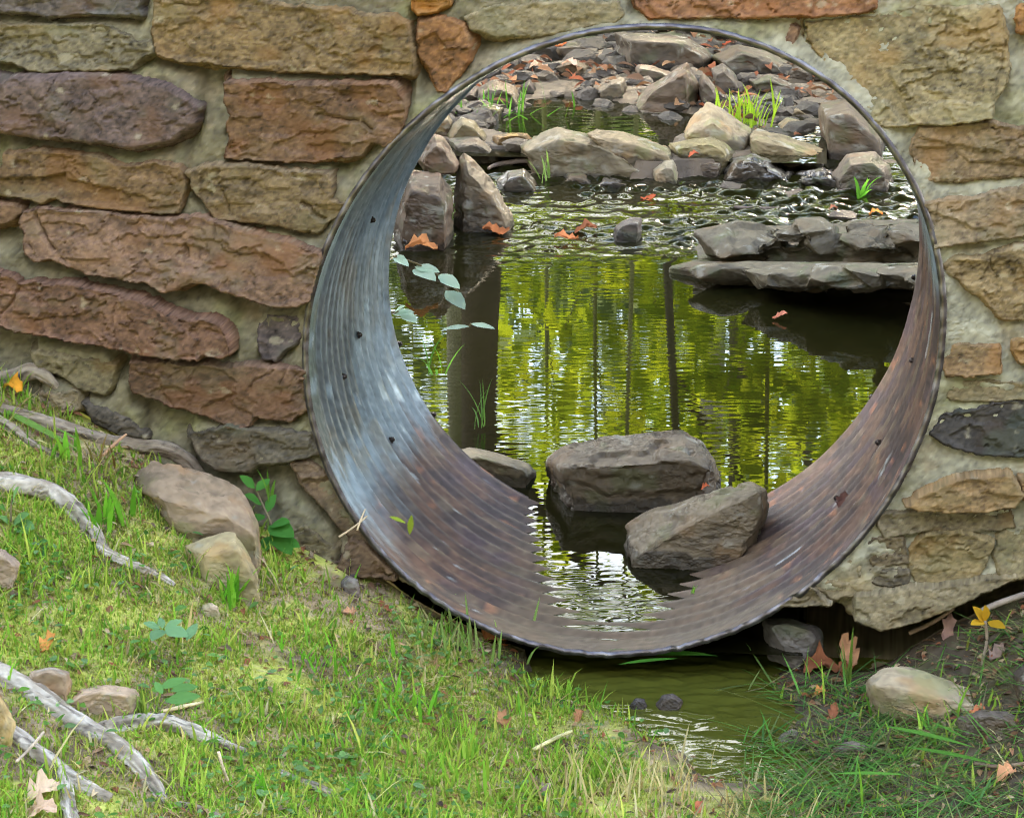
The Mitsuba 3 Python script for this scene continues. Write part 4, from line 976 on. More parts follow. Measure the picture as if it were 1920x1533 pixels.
put('grass', gmesh, 'foliage', gcol, False)
tag('grass', 'short uneven green and straw coloured grass covering the bank', 'grass', kind='stuff')

# moss and the shortest shoots close to the soil
N = 150000
bx6, by6 = r.uniform(-1.42, .62, N), r.uniform(-1.5, -.015, N)
dd = dens(bx6, by6)
keep = r.uniform(0, 1, N) < np.clip(.35 + dd, 0, 1) * sst(.0, .12, dd)
bx6, by6 = bx6[keep], by6[keep]
n = len(bx6)
base = np.stack([bx6, by6, ground(bx6, by6) - .001], 1)
ms = blades(base, r.uniform(0, 6.28, n), r.uniform(.005, .015, n), r.uniform(.0018, .0038, n), np.abs(r.normal(.3, .5, n)), r.uniform(.1, .9, n), pick(np.array([(.36, .44, .06), (.24, .36, .05), (.46, .46, .11), (.17, .27, .04), (.36, .28, .12)]), n, r), 2)
mm, mc2 = join([ms])
put('moss', mm, 'foliage', mc2, False)
tag('moss', 'yellow green moss and very short shoots between the grass', 'moss', kind='stuff')

# long flattened wet blades on the mud at the lower right
N = 5200
bx3, by3 = r.uniform(.25, .95, N), r.uniform(-.9, -.05, N)
q = np.stack([bx3, by3], 1)
ok = (sdf(STREAM, q) < .05) & (r.uniform(0, 1, N) < np.clip(.5 + 2.5 * nz(np.stack([bx3, by3, bx3 * 0], -1), 6, 250, 3), 0, 1))
bx3, by3 = bx3[ok], by3[ok]
n = len(bx3)
base = np.stack([bx3, by3, np.maximum(ground(bx3, by3), ZS) + .002], 1)
wet = blades(base, np.where(r.uniform(0, 1, n) < .5, 0, np.pi) + r.normal(.3, .7, n), r.uniform(.03, .12, n), r.uniform(.002, .0055, n), r.uniform(.9, 1.45, n), r.uniform(.0, .35, n), pick(np.array([(.11, .30, .05), (.16, .38, .07), (.09, .2, .06), (.26, .28, .10), (.17, .14, .08)]), n, r), 4)
wm, wc = join([wet])
put('wet_grass', wm, 'foliage', wc, False)
tag('wet_grass', 'flattened wet grass blades lying over the mud and the edge of the stream', 'grass', kind='stuff')

# small broad leaved weeds in the turf
N = 9000
bx4, by4 = r.uniform(-1.4, .5, N), r.uniform(-1.5, -.05, N)
ok = r.uniform(0, 1, N) < dens(bx4, by4) * np.clip(.35 + 3 * nz(np.stack([bx4, by4, bx4 * 0], -1), 7, 251, 2), 0, 1)
bx4, by4 = bx4[ok], by4[ok]
n = len(bx4)
az = r.uniform(0, 6.28, n)
base = np.stack([bx4, by4, ground(bx4, by4) + r.uniform(.004, .028, n)], 1)
wd = leaves(base, np.stack([np.cos(az), np.sin(az), r.uniform(-.1, .7, n)], 1), np.stack([r.normal(0, .3, n), r.normal(0, .3, n) - .2, np.ones(n)], 1), r.uniform(.008, .024, n), r.uniform(.005, .014, n), pick(np.array([(.10, .24, .045), (.16, .30, .08), (.20, .33, .14), (.13, .27, .05)]), n, r))
wm, wc = join([wd])
put('ground_weeds', wm, 'foliage', wc, False)
tag('ground_weeds', 'small broad leaved weeds scattered through the grass', 'weeds', kind='stuff')

# dead leaf bits, straw and crumbs of soil
N = 11000
bx5, by5 = r.uniform(-1.4, .95, N), r.uniform(-1.5, -.01, N)
q = np.stack([bx5, by5], 1)
ok = (sdf(STREAM, q) < -.005)
ok &= r.uniform(0, 1, N) < .35 + .65 * sst(-.25, -.05, by5) + .4 * (bx5 > .4)
bx5, by5 = bx5[ok], by5[ok]
n = len(bx5)
az = r.uniform(0, 6.28, n)
base = np.stack([bx5, by5, ground(bx5, by5) + r.uniform(.001, .008, n)], 1)
lt = leaves(base, np.stack([np.cos(az), np.sin(az), r.uniform(-.2, .4, n)], 1), np.stack([r.normal(0, .5, n), r.normal(0, .5, n), np.ones(n)], 1), r.uniform(.006, .028, n), r.uniform(.003, .012, n), pick(np.array([(.22, .12, .06), (.33, .22, .12), (.12, .075, .05), (.07, .05, .04), (.42, .33, .2), (.26, .10, .05)]), n, r), fold=.5, droop=.4)
lm, lc = join([lt])
put('leaf_litter', lm, 'dry_leaf', lc, False)
tag('leaf_litter', 'crumbs of dead leaves and bark strewn over the soil', 'leaf litter', kind='stuff')


# drifts of dead leaves among the far rocks
N = 1500
x, y = r.uniform(-1.4, 1.8, N), r.uniform(4.9, 8.6, N)
ok = (sdf(UPOOL, np.stack([x, y], 1)) < -.02) & (nz(np.stack([x, y, x * 0], -1), 1.6, 252, 3) > .0)
x, y = x[ok], y[ok]
n = len(x)
az = r.uniform(0, 6.28, n)
base = np.stack([x, y, BZ(np.stack([y, x], -1)) + r.uniform(.01, .05, n)], 1)
lt = leaves(base, np.stack([np.cos(az), np.sin(az), r.uniform(-.2, .4, n)], 1), np.stack([r.normal(0, .5, n), r.normal(0, .5, n), np.ones(n)], 1), r.uniform(.03, .08, n), r.uniform(.02, .045, n), pick(np.array([(.22, .11, .06), (.33, .19, .10), (.14, .085, .055), (.30, .10, .05)]), n, r), fold=.5, droop=.4)
lm, lc = join([lt])
put('leaf_drift', lm, 'dry_leaf', lc, False)
tag('leaf_drift', 'drifts of brown dead leaves between the far rocks', 'leaf litter', kind='stuff')

# ------------------------------------------------------------------ single plants
def tuft(label, px, py, n, hpx, seed, cols=GREENS[[0, 1, 1]], spread=.35, wpx=5, onf=None, cat='grass tuft', foot=.012, bend=.7, name='grass_tuft', group=None, p0=None):
    r = np.random.default_rng(seed)
    h = (onf or hit_ground)(px, py) if p0 is None else p0
    m = np.linalg.norm(h - EYE) / F
    base = h + np.stack([r.normal(0, foot, n), r.normal(0, foot, n), np.full(n, -.004)], 1)
    v = blades(base, r.uniform(0, 6.28, n), hpx * m * r.uniform(.6, 1.1, n), wpx * m * r.uniform(.7, 1.3, n), np.abs(r.normal(0, spread, n)), r.uniform(.1, bend, n), pick(np.array(cols), n, r, .12), 6)
    k = newkey(name)
    tag(k, label, cat, group)
    if n <= 10:
        nv, nf = len(v[0]) // n, len(v[1]) // n
        for j in range(n):
            put(k + '__blade', trimesh.Trimesh(v[0][j * nv:(j + 1) * nv], v[1][:nf], process=False), 'foliage', v[2][j * nv:(j + 1) * nv], False)
        return k
    me, c = join([v])
    put(k + '__blades', me, 'foliage', c, False)
    labels[k + '__blades'] = {'label': 'fine upright blades of the clump', 'kind': 'stuff'}
    return k


BRT = np.array([(.20, .50, .04), (.28, .56, .055), (.15, .40, .035)])
tuft('bright green grass tuft growing in front of the square buff block', 435, 1128, 22, 85, 1, BRT, .4, 9)
tuft('bright green tuft of broad blades left of the broad brown rock', 205, 985, 16, 95, 2, BRT, .25, 12, foot=.03)
tuft('upright green blades growing at the foot of the wall beside the reddish stem', 128, 868, 7, 80, 3, BRT, .15, 13)
tuft('reddish green tuft at the long root by the wall', 192, 880, 9, 75, 4, [(.24, .20, .05), (.34, .18, .07), (.16, .3, .04)], .3, 6)
tuft('green tuft above the forked white root', 270, 1345, 18, 70, 5, [(.2, .36, .05), (.27, .38, .07)], .3, 6)
tuft('bright tuft near the bottom edge right of the roots', 478, 1490, 8, 70, 6, BRT, .2, 10)
tuft('tall slim grass clump on the mud in front of the dark hollow at the right', 1592, 1285, 7, 115, 7, [(.20, .33, .05), (.28, .38, .09), (.14, .26, .05)], .22, 7, bend=.45, foot=.007)
tuft('leaning grass clump at the top of the bank beside the stream mouth', 800, 1190, 34, 70, 8, [(.17, .33, .05), (.24, .38, .09), (.3, .38, .12)], .5, 6, foot=.05)
tuft('thick clump of grass hanging over the bank left of the stream', 850, 1215, 40, 75, 9, [(.17, .33, .05), (.24, .38, .09), (.3, .38, .12)], .5, 6, foot=.06)
tuft('straw coloured dry clump at the bottom right of the turf', 1230, 1480, 50, 95, 10, STRAW[[0, 2, 0]], .35, 5, foot=.06)
tuft('dry straw clump mixed with green at the bottom edge', 1090, 1500, 46, 95, 11, np.vstack([STRAW[[0, 2]], GREENS[[2]]]), .35, 5, foot=.06)
tuft('pale dry clump nearest the lower right of the bank', 1400, 1535, 46, 80, 12, STRAW[[0, 2, 1]], .4, 5, foot=.06)
tuft('lush green clump in the middle of the bank', 690, 1330, 44, 60, 13, BRT, .5, 7, foot=.06)
tuft('lush green clump left of the middle of the bank', 560, 1245, 40, 60, 14, BRT, .5, 7, foot=.06)
tuft('green clump at the bottom centre of the bank', 830, 1440, 44, 70, 15, GREENS[[0, 1, 2]], .5, 7, foot=.06)
tuft('tiny green sprout on the lower right of the pipe floor', 1298, 1105, 3, 22, 16, BRT, .2, 4, foot=.003, p0=onY(1298, 1110, .25))
tuft('bright green grass clump between the black boulders by the far pool', 1400, 235, 46, 80, 17, [(.30, .48, .03), (.4, .55, .05)], .35, 5, onf=hit_bed, foot=.05)
tuft('fern like green tuft on the dark bank at the upper left of the rocks', 925, 215, 60, 60, 18, [(.12, .32, .03), (.08, .22, .03), (.2, .4, .05)], .6, 4, onf=hit_bed, foot=.10)
tuft('single tall green blade growing between the rocks in front of the largest slab', 1022, 345, 5, 70, 19, [(.16, .26, .06), (.2, .3, .08)], .2, 5, onf=hit_bed, foot=.02)
tuft('drooping green seedling in front of the dark block at the right', 1612, 375, 6, 75, 20, [(.16, .42, .04)], .35, 8, onf=hit_bed, foot=.01, bend=1.8)
tuft('thin green seedling between the two left boulders', 852, 420, 6, 70, 21, [(.14, .3, .06)], .25, 4, onf=hit_bed, foot=.01)


def sprig(label, stem, leafs, color, bsdf='foliage', scol=(.16, .13, .07), key='plant', cat='plant', rpx=2.0, wf=.5):
    """a small plant: stem points and leaves given as (px, py, y) points; leaf = (base, tip)"""
    k = newkey(key)
    tag(k, label, cat)
    if stem:
        P = [onY(*q) for q in stem]
        m = tube(P, [rpx * np.linalg.norm(p - EYE) / F for p in P], 6, 9, .1)
        put(k + '__stem', m, 'bark', scol)
    for j, (a, b) in enumerate(leafs):
        A_, B_ = onY(*a), onY(*b)
        L = np.linalg.norm(B_ - A_)
        nr = np.array([[.15 * math.sin(j * 2.1), -.55, 1.0]])
        v = leaves(A_[None], (B_ - A_)[None], nr, np.array([L]), np.array([L * wf]), np.array([color]) * (1 + .15 * math.sin(j * 3.7)), fold=.2, droop=.12)
        me, c = join([v])
        put(k + '__leaf', me, bsdf, c, True)
    return k


MINT = (.50, .66, .52)
sprig('pale green sprig of oval leaves over dark water at the left pipe end', [(735, 480, 1.15), (775, 492, 1.13), (815, 512, 1.12), (848, 535, 1.11), (868, 560, 1.1)],
      [((778, 500, 1.13), (822, 505, 1.09)), ((775, 505, 1.13), (815, 518, 1.05)), ((822, 515, 1.12), (860, 535, 1.06)), ((836, 545, 1.11), (870, 572, 1.03)), ((738, 482, 1.15), (765, 494, 1.1)), ((745, 478, 1.15), (760, 488, 1.12))], MINT, wf=.42)
sprig('second pale sprig of leaves lower down at the left end of the pipe', [(726, 590, 1.0), (745, 584, 1.0), (775, 590, 1.0)], [((740, 585, 1.0), (757, 571, .98)), ((738, 590, 1.0), (768, 582, .97)), ((752, 588, 1.0), (780, 600, .95)), ((745, 584, 1.0), (778, 582, 1.02))], MINT, wf=.45)
sprig('pair of narrow pale leaves floating over the dark trunk reflection', [(880, 612, 1.3), (884, 606, 1.3)], [((882, 607, 1.3), (926, 611, 1.26)), ((880, 612, 1.3), (829, 613, 1.3))], MINT, wf=.25)
k = tuft('slim green grass shoots growing up at the left end of the pipe', 818, 706, 7, 90, 30, [(.16, .36, .04), (.12, .28, .05)], .45, 6, p0=onY(812, 700, 1.25), bend=1.3)
tuft('thin weed stems before the dark trunk reflection', 905, 800, 6, 100, 31, [(.12, .24, .05), (.1, .2, .06)], .35, 3, p0=onY(900, 800, 1.4), bend=1.2)
sprig('leafy green plant between the broad brown rock and the wall', [(520, 1030, -.07), (510, 985, -.07), (490, 940, -.05), (478, 910, -.04)],
      [((478, 915, -.05), (452, 890, -.06)), ((490, 945, -.06), (462, 925, -.09)), ((500, 960, -.06), (515, 925, -.05)), ((495, 965, -.06), (470, 975, -.1)), ((508, 985, -.07), (540, 975, -.1)), ((505, 985, -.07), (548, 1000, -.12)), ((515, 1005, -.07), (490, 1030, -.12)), ((520, 1015, -.07), (560, 1020, -.1)), ((512, 990, -.07), (545, 1035, -.12)), ((480, 920, -.05), (505, 895, -.03))], (.09, .27, .05), wf=.6)
tuft('two upright green blades beside the leafy plant at the wall', 500, 930, 4, 70, 32, [(.18, .38, .05)], .2, 8, p0=onY(500, 935, -.03))
sprig('young yellow leaved sapling on the mud at the right', [(1840, 1285, -.14), (1842, 1240, -.14), (1850, 1205, -.14), (1846, 1160, -.14)],
      [((1846, 1166, -.14), (1828, 1136, -.15)), ((1848, 1164, -.14), (1849, 1136, -.15)), ((1845, 1166, -.14), (1822, 1167, -.17)), ((1852, 1165, -.14), (1884, 1174, -.17))], (.62, .37, .03), scol=(.24, .19, .14), key='sapling', cat='sapling', rpx=3.2, wf=.55)
sprig('leaf sprig with pale round leaves at the left edge above the arching root', [(22, 1010, -.42), (20, 960, -.42), (24, 930, -.42)], [((24, 945, -.42), (30, 912, -.44)), ((22, 985, -.42), (50, 960, -.44)), ((22, 985, -.42), (0, 965, -.44)), ((22, 990, -.42), (60, 985, -.46))], (.22, .42, .15), wf=.6)
sprig('low rosette of pale green leaves in the grass left of centre', [], [((300, 1178, -.62), (270, 1165, -.63)), ((305, 1178, -.62), (300, 1155, -.6)), ((308, 1178, -.62), (340, 1160, -.62)), ((305, 1180, -.63), (285, 1195, -.68)), ((310, 1180, -.63), (350, 1188, -.66)), ((350, 1200, -.66), (368, 1165, -.63))], (.22, .40, .20), wf=.55)
sprig('small rosette of dark green leaves under the arching root', [], [((65, 1020, -.45), (50, 1030, -.5)), ((67, 1018, -.45), (60, 995, -.43)), ((70, 1020, -.45), (88, 1012, -.46)), ((68, 1022, -.45), (78, 1040, -.5))], (.12, .28, .09), wf=.6)
sprig('flat green leaves lying in the grass right of the pinkish stone', [], [((300, 1290, -.85), (350, 1268, -.83)), ((310, 1315, -.88), (375, 1300, -.87)), ((305, 1300, -.86), (290, 1275, -.84)), ((320, 1295, -.86), (372, 1282, -.84))], (.15, .33, .10), wf=.45)
sprig('long arching green blade at the left edge before the root by the wall', [], [((-20, 758, -.1), (150, 830, -.16)), ((100, 800, -.13), (158, 826, -.14))], (.20, .36, .08), wf=.07)
sprig('green blade lying on the water just below the lip of the pipe', [], [((1100, 1224, -.06), (1345, 1210, -.03)), ((1160, 1245, -.13), (1268, 1226, -.12))], (.07, .22, .03), wf=.07)
sprig('yellow green willow leaf stuck to the pipe lip', [], [((730, 968, -.03), (762, 978, -.03)), ((772, 965, -.035), (767, 1004, -.03))], (.35, .45, .05), wf=.28)
sprig('long green blades lying across the mud at the right', [], [((1655, 1360, -.42), (1830, 1388, -.44)), ((1740, 1350, -.4), (1826, 1384, -.42)), ((1565, 1450, -.62), (1700, 1442, -.6)), ((1700, 1400, -.5), (1870, 1420, -.52)), ((1722, 1285, -.2), (1745, 1350, -.32))], (.12, .30, .05), wf=.055)


def fallen(label, px, py, size, ang, col, onf=None, dz=.006, tilt=(.1, -.4), wf=.62, group=None, dropy=None):
    h = (onf or hit_ground)(px, py) if dropy is None else onY(px, py, dropy)
    m = np.linalg.norm(h - EYE) / F * size * (.72 if h[1] > 1 else .9)
    r = np.random.default_rng(int(px * 7 + py))
    # a lobed, curled dead leaf
    nu, nv = 9, 7
    U, Vv = np.meshgrid(np.linspace(0, 1, nu), np.linspace(-1, 1, nv), indexing='ij')
    w = np.sin(np.pi * np.clip(U * .96 + .02, 0, 1)) ** .7 * (1 + .35 * np.sin(U * 17 + r.uniform(0, 6)))
    X, Yy = (U - .5), Vv * w * wf / 2
    Z = (.6 if h[1] > 1 else 1.0) * .28 * Yy ** 2 / (wf * .25) + .12 * np.sin(U * 5 + r.uniform(0, 6)) + .05 * r.normal(size=U.shape)
    ca, sa = math.cos(ang), math.sin(ang)
    P = np.stack([X * ca - Yy * sa, (X * sa + Yy * ca), Z + .12], -1)
    if h[1] > 1: tilt = (.1, -.15)
    P[..., 2] += P[..., 0] * tilt[0] - P[..., 1] * tilt[1]
    P = P * m + h + [0, 0, dz]
    me = gridmesh(P)
    k = newkey('fallen_leaf')
    put(k, me, 'dry_leaf', np.array(col) * (1 + 1.3 * nz(me.vertices, 60, 7))[:, None])
    tag(k, label, 'fallen leaf', group)
    return k


RUST, ORL, BRL, PNK = (.26, .10, .05), (.45, .20, .06), (.20, .11, .065), (.36, .23, .15)
wat = lambda a, b: onZ(a, b, ZP + .004)
fallen('large rust brown dead leaf in the mud behind the slim grass clump', 1540, 1262, 75, .2, RUST)
fallen('second rust brown leaf just right of the large one behind the grass clump', 1588, 1262, 50, 1.2, RUST)
fallen('curled tan dead leaf standing beside the slim grass clump', 1592, 1232, 55, 2.2, (.45, .24, .13), tilt=(.3, -1.2))
fallen('small orange leaf at the water edge below the large rust leaf', 1535, 1306, 30, .1, ORL)
fallen('red brown leaf on edge in the mud by the flat muddy stone', 1562, 1345, 32, 1.3, RUST, tilt=(.2, -1.2))
fallen('pink grey dead leaf beside the stem of the yellow sapling', 1868, 1235, 45, .9, (.30, .21, .17))
fallen('pink brown leaf hanging in the twigs left of the yellow sapling', 1778, 1190, 40, 1.4, (.32, .19, .15), tilt=(.2, -1.4))
fallen('orange red mushroom coloured leaf on the mud at the right', 1832, 1340, 32, .1, (.5, .17, .08))
fallen('orange tan dead leaf near the lower right edge', 1885, 1462, 48, .5, (.52, .26, .13))
fallen('orange leaf lying on the root at the left edge under the wall', 25, 748, 48, -.4, (.62, .28, .03), dz=.02)
fallen('orange brown leaf in the grass at the left above the grey stone', 85, 1218, 45, .6, (.60, .27, .08), tilt=(.2, -.9))
fallen('rust leaf at the water line under the fallen straw', 1150, 1232, 40, .1, (.35, .15, .05), onf=lambda a, b: onZ(a, b, ZS + .004))
fallen('curled pale dead leaf in the lower left corner beside the root stub', 80, 1495, 72, .6, (.58, .42, .28), tilt=(.1, -.8))
fallen('second pale dead leaf at the bottom edge in the lower left corner', 75, 1535, 70, .2, (.52, .36, .24))
fallen('brown curled leaf in the grass left of the stream', 945, 1365, 42, -.8, (.36, .18, .09), tilt=(.1, -.9))
fallen('dusty pink leaf in the grass at the bottom centre', 1018, 1492, 40, .7, (.36, .25, .22))
fallen('tan leaf in the grass right of the dark hollow', 655, 1155, 30, .2, (.50, .27, .15))
fallen('red leaf at the bottom edge among the dry straw', 1308, 1525, 35, .9, (.45, .15, .08))
fallen('brown dead leaf near the brown curled one in the grass', 1085, 1350, 30, 1.2, (.36, .17, .08))
fallen('pale leaf tip stuck on the wall right of the pipe', 1639, 1012, 18, -.9, (.65, .40, .18), dropy=-.02, dz=0)
fallen('russet oak leaf floating in the pool left of the lone small rock', 1098, 436, 60, .2, RUST, onf=wat)
fallen('second russet leaf floating in front of the first', 1062, 452, 62, .1, (.45, .17, .07), onf=wat)
fallen('rust leaf caught in the bright riffle', 1215, 385, 40, .3, (.42, .11, .05), onf=hit_bed, dz=.02)
fallen('orange leaf at the right end of the riffle', 1642, 412, 36, .1, (.65, .25, .06), onf=hit_bed, dz=.02)
fallen('brown leaf in the riffle left of the orange one', 1562, 402, 24, .4, (.35, .14, .08), onf=hit_bed, dz=.02)
fallen('reddish leaf lying in the dark under the rock ledge', 1462, 598, 38, .1, (.55, .22, .13), onf=wat)
fallen('long orange brown leaf at the left pipe edge above the pale sprig', 790, 470, 85, .05, (.42, .18, .07), onf=lambda a, b: onY(a, b, 3.0))
fallen('rust brown leaves at the foot of the pointed slab', 930, 440, 70, .1, (.36, .13, .05), onf=wat)
fallen('red brown leaf on the stones beside the pale triangular stone', 1300, 318, 30, .6, (.45, .12, .06), onf=hit_bed, dz=.05)
fallen('bright rust leaves on the far bank at the left of the upper pool', 1050, 122, 34, .3, (.5, .16, .06), onf=hit_bed, dz=.08)
fallen('sunlit pale leaf on the far bank at the left of the upper pool', 1010, 150, 50, .5, (.58, .40, .26), onf=hit_bed, dz=.05)
fallen('second sunlit leaf on the far bank nearer the upper pool', 1068, 145, 44, -.4, (.60, .42, .30), onf=hit_bed, dz=.05)
fallen('red leaf under the rim at the top right of the pipe', 1362, 105, 24, .2, (.5, .12, .06), onf=hit_bed, dz=.05)
fallen('small red leaf between the two large rocks in the pipe', 1322, 914, 18, .4, (.5, .13, .06), dropy=.72, dz=0)
fallen('dark dead leaf stuck on the right side of the pipe floor', 1578, 940, 38, 1.3, (.10, .05, .04), dropy=.2, tilt=(.5, -.6), dz=0)


# ------------------------------------------------------------------ trees and shrubs mirrored in the pool, with unseen trees added for shade
def mirrored(px, y):
    """ground x at distance y of what the pool mirrors at pixel column px"""
    d = ray(px, 650)
    return EYE[0] + d[0] * (y - EYE[1]) / d[1]


def crown_leaves(c, rx, ry, rz, n, size, cols, seed, clump=14, simple=False):
    r = np.random.default_rng(seed)
    cc = r.normal(size=(clump, 3))
    cc = cc / np.linalg.norm(cc, axis=1, keepdims=True) * r.uniform(.25, 1, (clump, 1)) ** .5
    which = r.integers(clump, size=n)
    p = cc[which] + r.normal(0, .22, (n, 3))
    base = np.array(c) + p * [rx, ry, rz]
    d = r.normal(size=(n, 3)) * [1, 1, .5]
    nr = np.stack([r.normal(0, .6, n), r.normal(0, .6, n), np.ones(n)], 1)
    L = size * r.uniform(.6, 1.2, n)
    if simple:
        d /= np.linalg.norm(d, axis=1, keepdims=True)
        s = np.cross(d, nr)
        s *= (L * .31 / np.linalg.norm(s, axis=1))[:, None]
        m = base + d * (L * .45)[:, None]
        V = np.stack([base, m + s, base + d * L[:, None], m - s], 1).reshape(-1, 3)
        i = np.arange(n)[:, None] * 4
        return V, np.vstack([i + [0, 1, 2], i + [0, 2, 3]]), np.repeat(pick(np.array(cols), n, r, .12), 4, 0)
    return leaves(base, d, nr, L, L * .62, pick(np.array(cols), n, r, .12))


LIME = [(.32, .42, .02), (.40, .48, .02), (.25, .36, .02)]
MID = [(.10, .18, .03), (.14, .22, .04), (.08, .14, .03)]


def tree(name, label, x, y, r, height, crowns, cols, seed, bark=(.13, .10, .075), lean=0.0, leaf=.09, cat='tree', n=2600, twigs=True, simple=False, high=None):
    if cols is LIME: bark = (.17, .18, .07)
    k = newkey(name)
    tag(k, label, cat)
    z = float(BZ([[y, x]])[0]) if y > .5 else float(ground(x, max(y, -13.5)))
    rr = np.random.default_rng(seed)
    P = [np.array([x + lean * t * height + .04 * height * .1 * math.sin(5 * t + seed), y + .03 * math.sin(4 * t + seed), z - .1 + t * height]) for t in np.linspace(0, 1, 7)]
    m = tube(P, [r * (1.25 if i == 0 else 1 - .09 * i) for i in range(7)], 14, seed, .12)
    if len(m.vertices) > 12000:
        pass
    put(k + '__trunk', m, 'bark', np.array(bark) * (1 + 1.1 * nz(m.vertices * [3, 3, 1], 9, seed) + .8 * nz(m.vertices, 30, seed + 1))[:, None])
    parts = []
    for j, (dx, dy, dz, sx, sy_, sz_, f) in enumerate(crowns):
        c = np.array([x + dx, y + dy, z + dz])
        parts.append(crown_leaves(c, sx, sy_, sz_, int(n * f), leaf, cols, seed * 10 + j, simple=simple))
        if twigs:
            a = P[min(6, max(1, int(dz / height * 6) - 1))]
            b = tube([a, (a + c) / 2 + [0, 0, .1], c], [r * .4, r * .25, r * .1], 7, seed + j, .1)
            put(k + '__branch', b, 'bark', bark)
    if high:
        parts.append(crown_leaves((x, y + .1, z + high[0]), high[1], high[2], high[3], high[4], .13, cols, seed * 10 + 9, clump=90, simple=True))
    me, c = join(parts)
    put(k + '__crown', me, 'foliage', c, False)
    return k


tree('tree', 'dark brown straight tree whose trunk is mirrored as the broad dark band in the pool', mirrored(908, 7.6), 7.6, .092, 10, [(0, 0, 9.3, 1.9, 1.6, .9, 1), (1.55, .45, 3.75, .35, .32, .25, .5)], MID, 3, bark=(.050, .036, .026))  # the small low crown is added to shade the rocks left of the pool
tree('tree', 'slim grey green tree mirrored just left of the dark trunk', mirrored(868, 8.6), 8.6, .045, 9.5, [(-.3, .2, 8.8, 1.5, 1.2, .8, .6)], MID, 4, bark=(.20, .20, .13))
tree('tree', 'leaning dark tree mirrored beside the left tip of the rock ledge', mirrored(1238, 8.4), 8.4, .022, 10, [(.8, .6, 9.4, 1.8, 1.4, .9, 1), (1.75, -.1, 3.8, .95, .5, .3, .9), (1.85, -.75, 3.75, .95, .5, .3, 1.0), (.95, -.45, 2.55, .65, .35, .2, .38)], MID, 5, bark=(.05, .042, .03), lean=.05)  # the low crowns are added to shade the rock ledge and middle rocks
tree('tree', 'grey trunked tree mirrored right of the middle of the pool', mirrored(1375, 11.0), 11.0, .055, 12, [(0, 0, 10.2, 2.0, 1.6, 1.0, 1), (.7, -.4, 4.0, 1.4, .7, .3, .8), (1.9, -.4, 3.9, .75, .9, .25, .8), (2.0, .9, 4.6, .9, .9, .25, .7)], MID, 6, bark=(.07, .06, .05))  # the low crowns are added to shade the far gravel and upper rocks
tree('tree', 'tall tree at the back left of the stream', -3.2, 11.5, .16, 9, [(0, 0, 7, 2.4, 2.0, 1.5, 1.3), (.6, -.5, 4.5, 1.5, 1.2, .9, .7)], MID, 7)
tree('tree', 'tall tree at the back right of the stream', 6.0, 14.5, .16, 9, [(0, 0, 7, 2.4, 2.0, 1.5, 1.3), (-.8, -.5, 4.5, 1.5, 1.2, .9, .7)], MID, 8)
tree('tree', 'young lime green maple mirrored in the middle of the pool', mirrored(1120, 9.2), 9.2, .014, 3.2, [(-.3, .1, 1.7, .75, .14, .30, .022), (.35, 0, 1.3, .5, .12, .16, .012), (.1, .1, 2.3, .9, .14, .35, .024), (.9, 0, 1.7, .6, .12, .35, .018)], LIME, 9, leaf=.20)
tree('tree', 'bright lime green tree mirrored at the right beneath the rock ledge', mirrored(1440, 8.9), 8.9, .016, 3.4, [(-.1, 0, 1.35, .7, .14, .30, .026), (.3, .1, 1.8, .9, .14, .36, .036), (-.4, 0, 2.2, .9, .14, .4, .030)], LIME, 10, leaf=.20)
tree('tree', 'lime green tree leaning in from the right behind the rocks', mirrored(1640, 9.6), 9.6, .018, 3.4, [(-.2, 0, 1.45, .9, .14, .38, .034), (.1, .1, 2.1, 1.0, .14, .45, .036)], LIME, 11, leaf=.20)
tree('tree', 'yellow green sapling mirrored left of the middle of the pool', mirrored(1020, 10.6), 10.6, .014, 3.8, [(.1, 0, 1.9, .8, .14, .35, .024), (.3, 0, 2.6, .8, .14, .4, .024)], LIME, 12, leaf=.20)
tree('tree', 'lime green tree with an arching crown, mirrored in the water on the pipe floor', -.55, 8.15, .014, 3.6, [(-.5, 0, 2.5, .7, .14, .3, .024), (.2, 0, 3.0, .8, .14, .35, .03), (.8, .1, 2.5, .7, .14, .3, .024), (-.2, .1, 3.6, .9, .14, .3, .028)], LIME, 14, leaf=.20)
tree('shrub', 'dark shrub on the bank at the left of the pool', -1.55, 3.6, .03, 1.1, [(0, 0, .9, .45, .5, .35, .6)], [(.05, .09, .02), (.07, .12, .03)], 13, cat='shrub', leaf=.06)
tree('tree', 'unseen broad tree added on the right bank, its canopy shading pool and pipe', 3.3, 5.4, .16, 4.6, [(-2.6, 0, 3.5, 1.5, 1.2, .5, 1.6), (-1.6, .5, 4.2, 1.5, 1.2, .5, 1.4), (-3.3, -.4, 4.1, 1.2, 1.1, .5, 1.0), (-3.2, 1.0, 5.0, 2.4, 1.8, .4, 2.2)], MID, 21, leaf=.16, lean=-.10, n=2400)  # added to keep sun and sky light off the pool and pipe
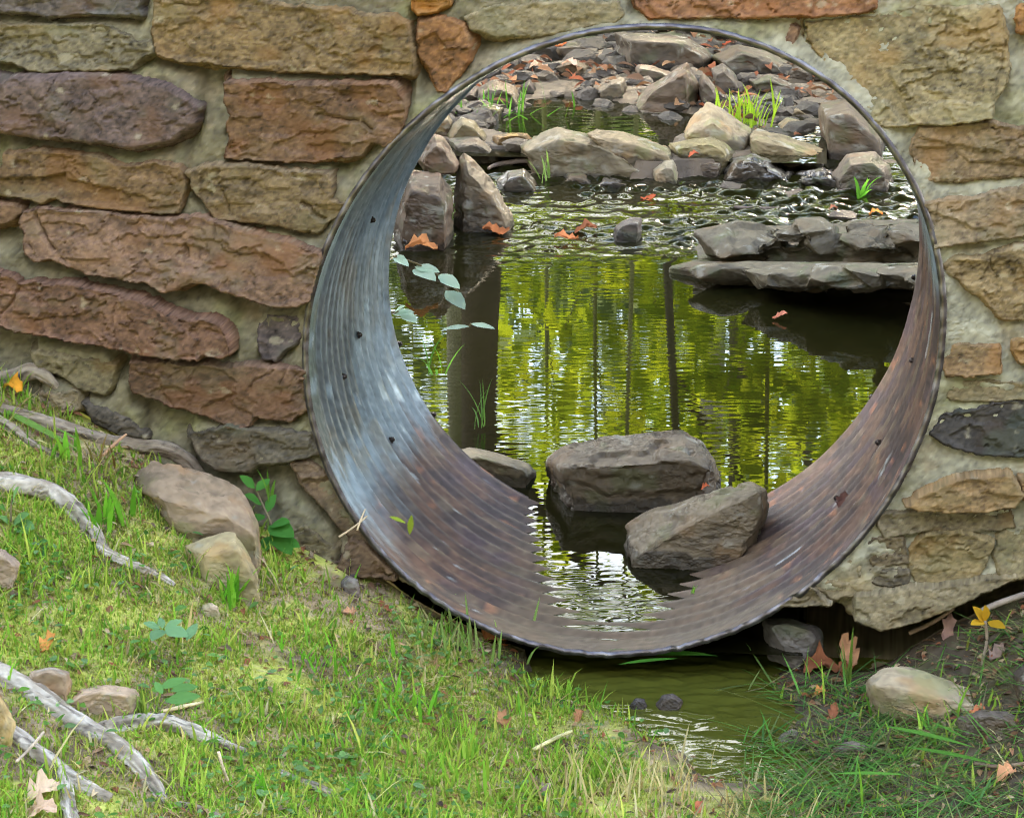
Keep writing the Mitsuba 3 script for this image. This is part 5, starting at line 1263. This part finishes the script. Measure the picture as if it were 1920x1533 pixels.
FRONT = [(-9, -15, 'unseen tree added behind the camera, far left of the wall'), (-3.6, -17.5, 'unseen tree added behind the camera, left of the middle of the row'), (1.8, -17, 'unseen tree added behind the camera, in the middle of the row'), (7.2, -16, 'unseen tree added behind the camera, right of the middle of the row'), (12, -12, 'unseen tree added behind the camera, far right'), (-11.5, -7, 'unseen tree added at the left of the camera to block low sky'), (12.5, -7, 'unseen tree added at the right of the camera to block low sky'), (-10, -1, 'unseen tree added on the slope left of the wall to block low sky')]  # added trees out of view that keep low sky light off the wall
tree('tree', 'unseen tree added on the right bank farther upstream to shade the rocks', 5.4, 7.6, .14, 6.5, [(-.9, .2, 3.0, 1.5, 1.5, .8, 1), (-1.9, -.4, 4.2, 1.3, 1.4, .7, .8), (-.4, .6, 4.9, 1.5, 1.6, .8, .9)], MID, 24, leaf=.16, n=1700)  # added tree, its crowns placed to cast shade on the far rocks
for i, (x, y, lab) in enumerate(FRONT):
    tree('tree', lab, x, y, .28, 11, [(.4, .5, 8, 3.2, 2.8, 2.2, 1.2), (-.6, .3, 4.6, 3.2, 2.6, 2.0, 1.2), (.3, 0, 2.0, 3.0, 2.2, 1.4, .9)], [(.07, .12, .03), (.10, .15, .04)], 60 + i, leaf=.62, n=1300, simple=True)
bk = np.random.default_rng(77)
for i, lab in enumerate(['first grey trunk of the wood far behind the stream, counted from the left', 'second grey trunk of the far wood from the left', 'third grey trunk of the far wood from the left', 'fourth grey trunk of the far wood from the left', 'fifth grey trunk of the far wood from the left', 'sixth grey trunk of the far wood from the left', 'seventh grey trunk of the far wood from the left, rightmost']):
    tree('tree', lab, -3.6 + i * 1.5 + bk.uniform(-.3, .3), 15 + bk.uniform(-1, 2.5), bk.uniform(.07, .15), 12, [(0, 0, 10.6, 1.8, 1.5, 1.2, .9)], MID if i % 2 else [(.16, .22, .06), (.12, .2, .05)], 30 + i, bark=(.20, .19, .16), leaf=.13)
parts = []
for i in range(110):
    c = (bk.uniform(-9, 11), bk.uniform(13.5, 26), 0)
    z = float(BZ([[c[1], c[0]]])[0])
    parts.append(crown_leaves((c[0], c[1], z + bk.uniform(.2, 2.2 if c[1] < 18 else 4.0)), 1.5, 1.2, .8, 300, .24, [(.13, .19, .08), (.16, .21, .10), (.10, .15, .05)] if i % 3 else LIME, 900 + i, simple=True))
me, c = join(parts)
put('far_woods', me, 'foliage', c, False)
tag('far_woods', 'green mass of woodland foliage far behind the stream, seen only mirrored in the pool', 'woodland', kind='stuff')
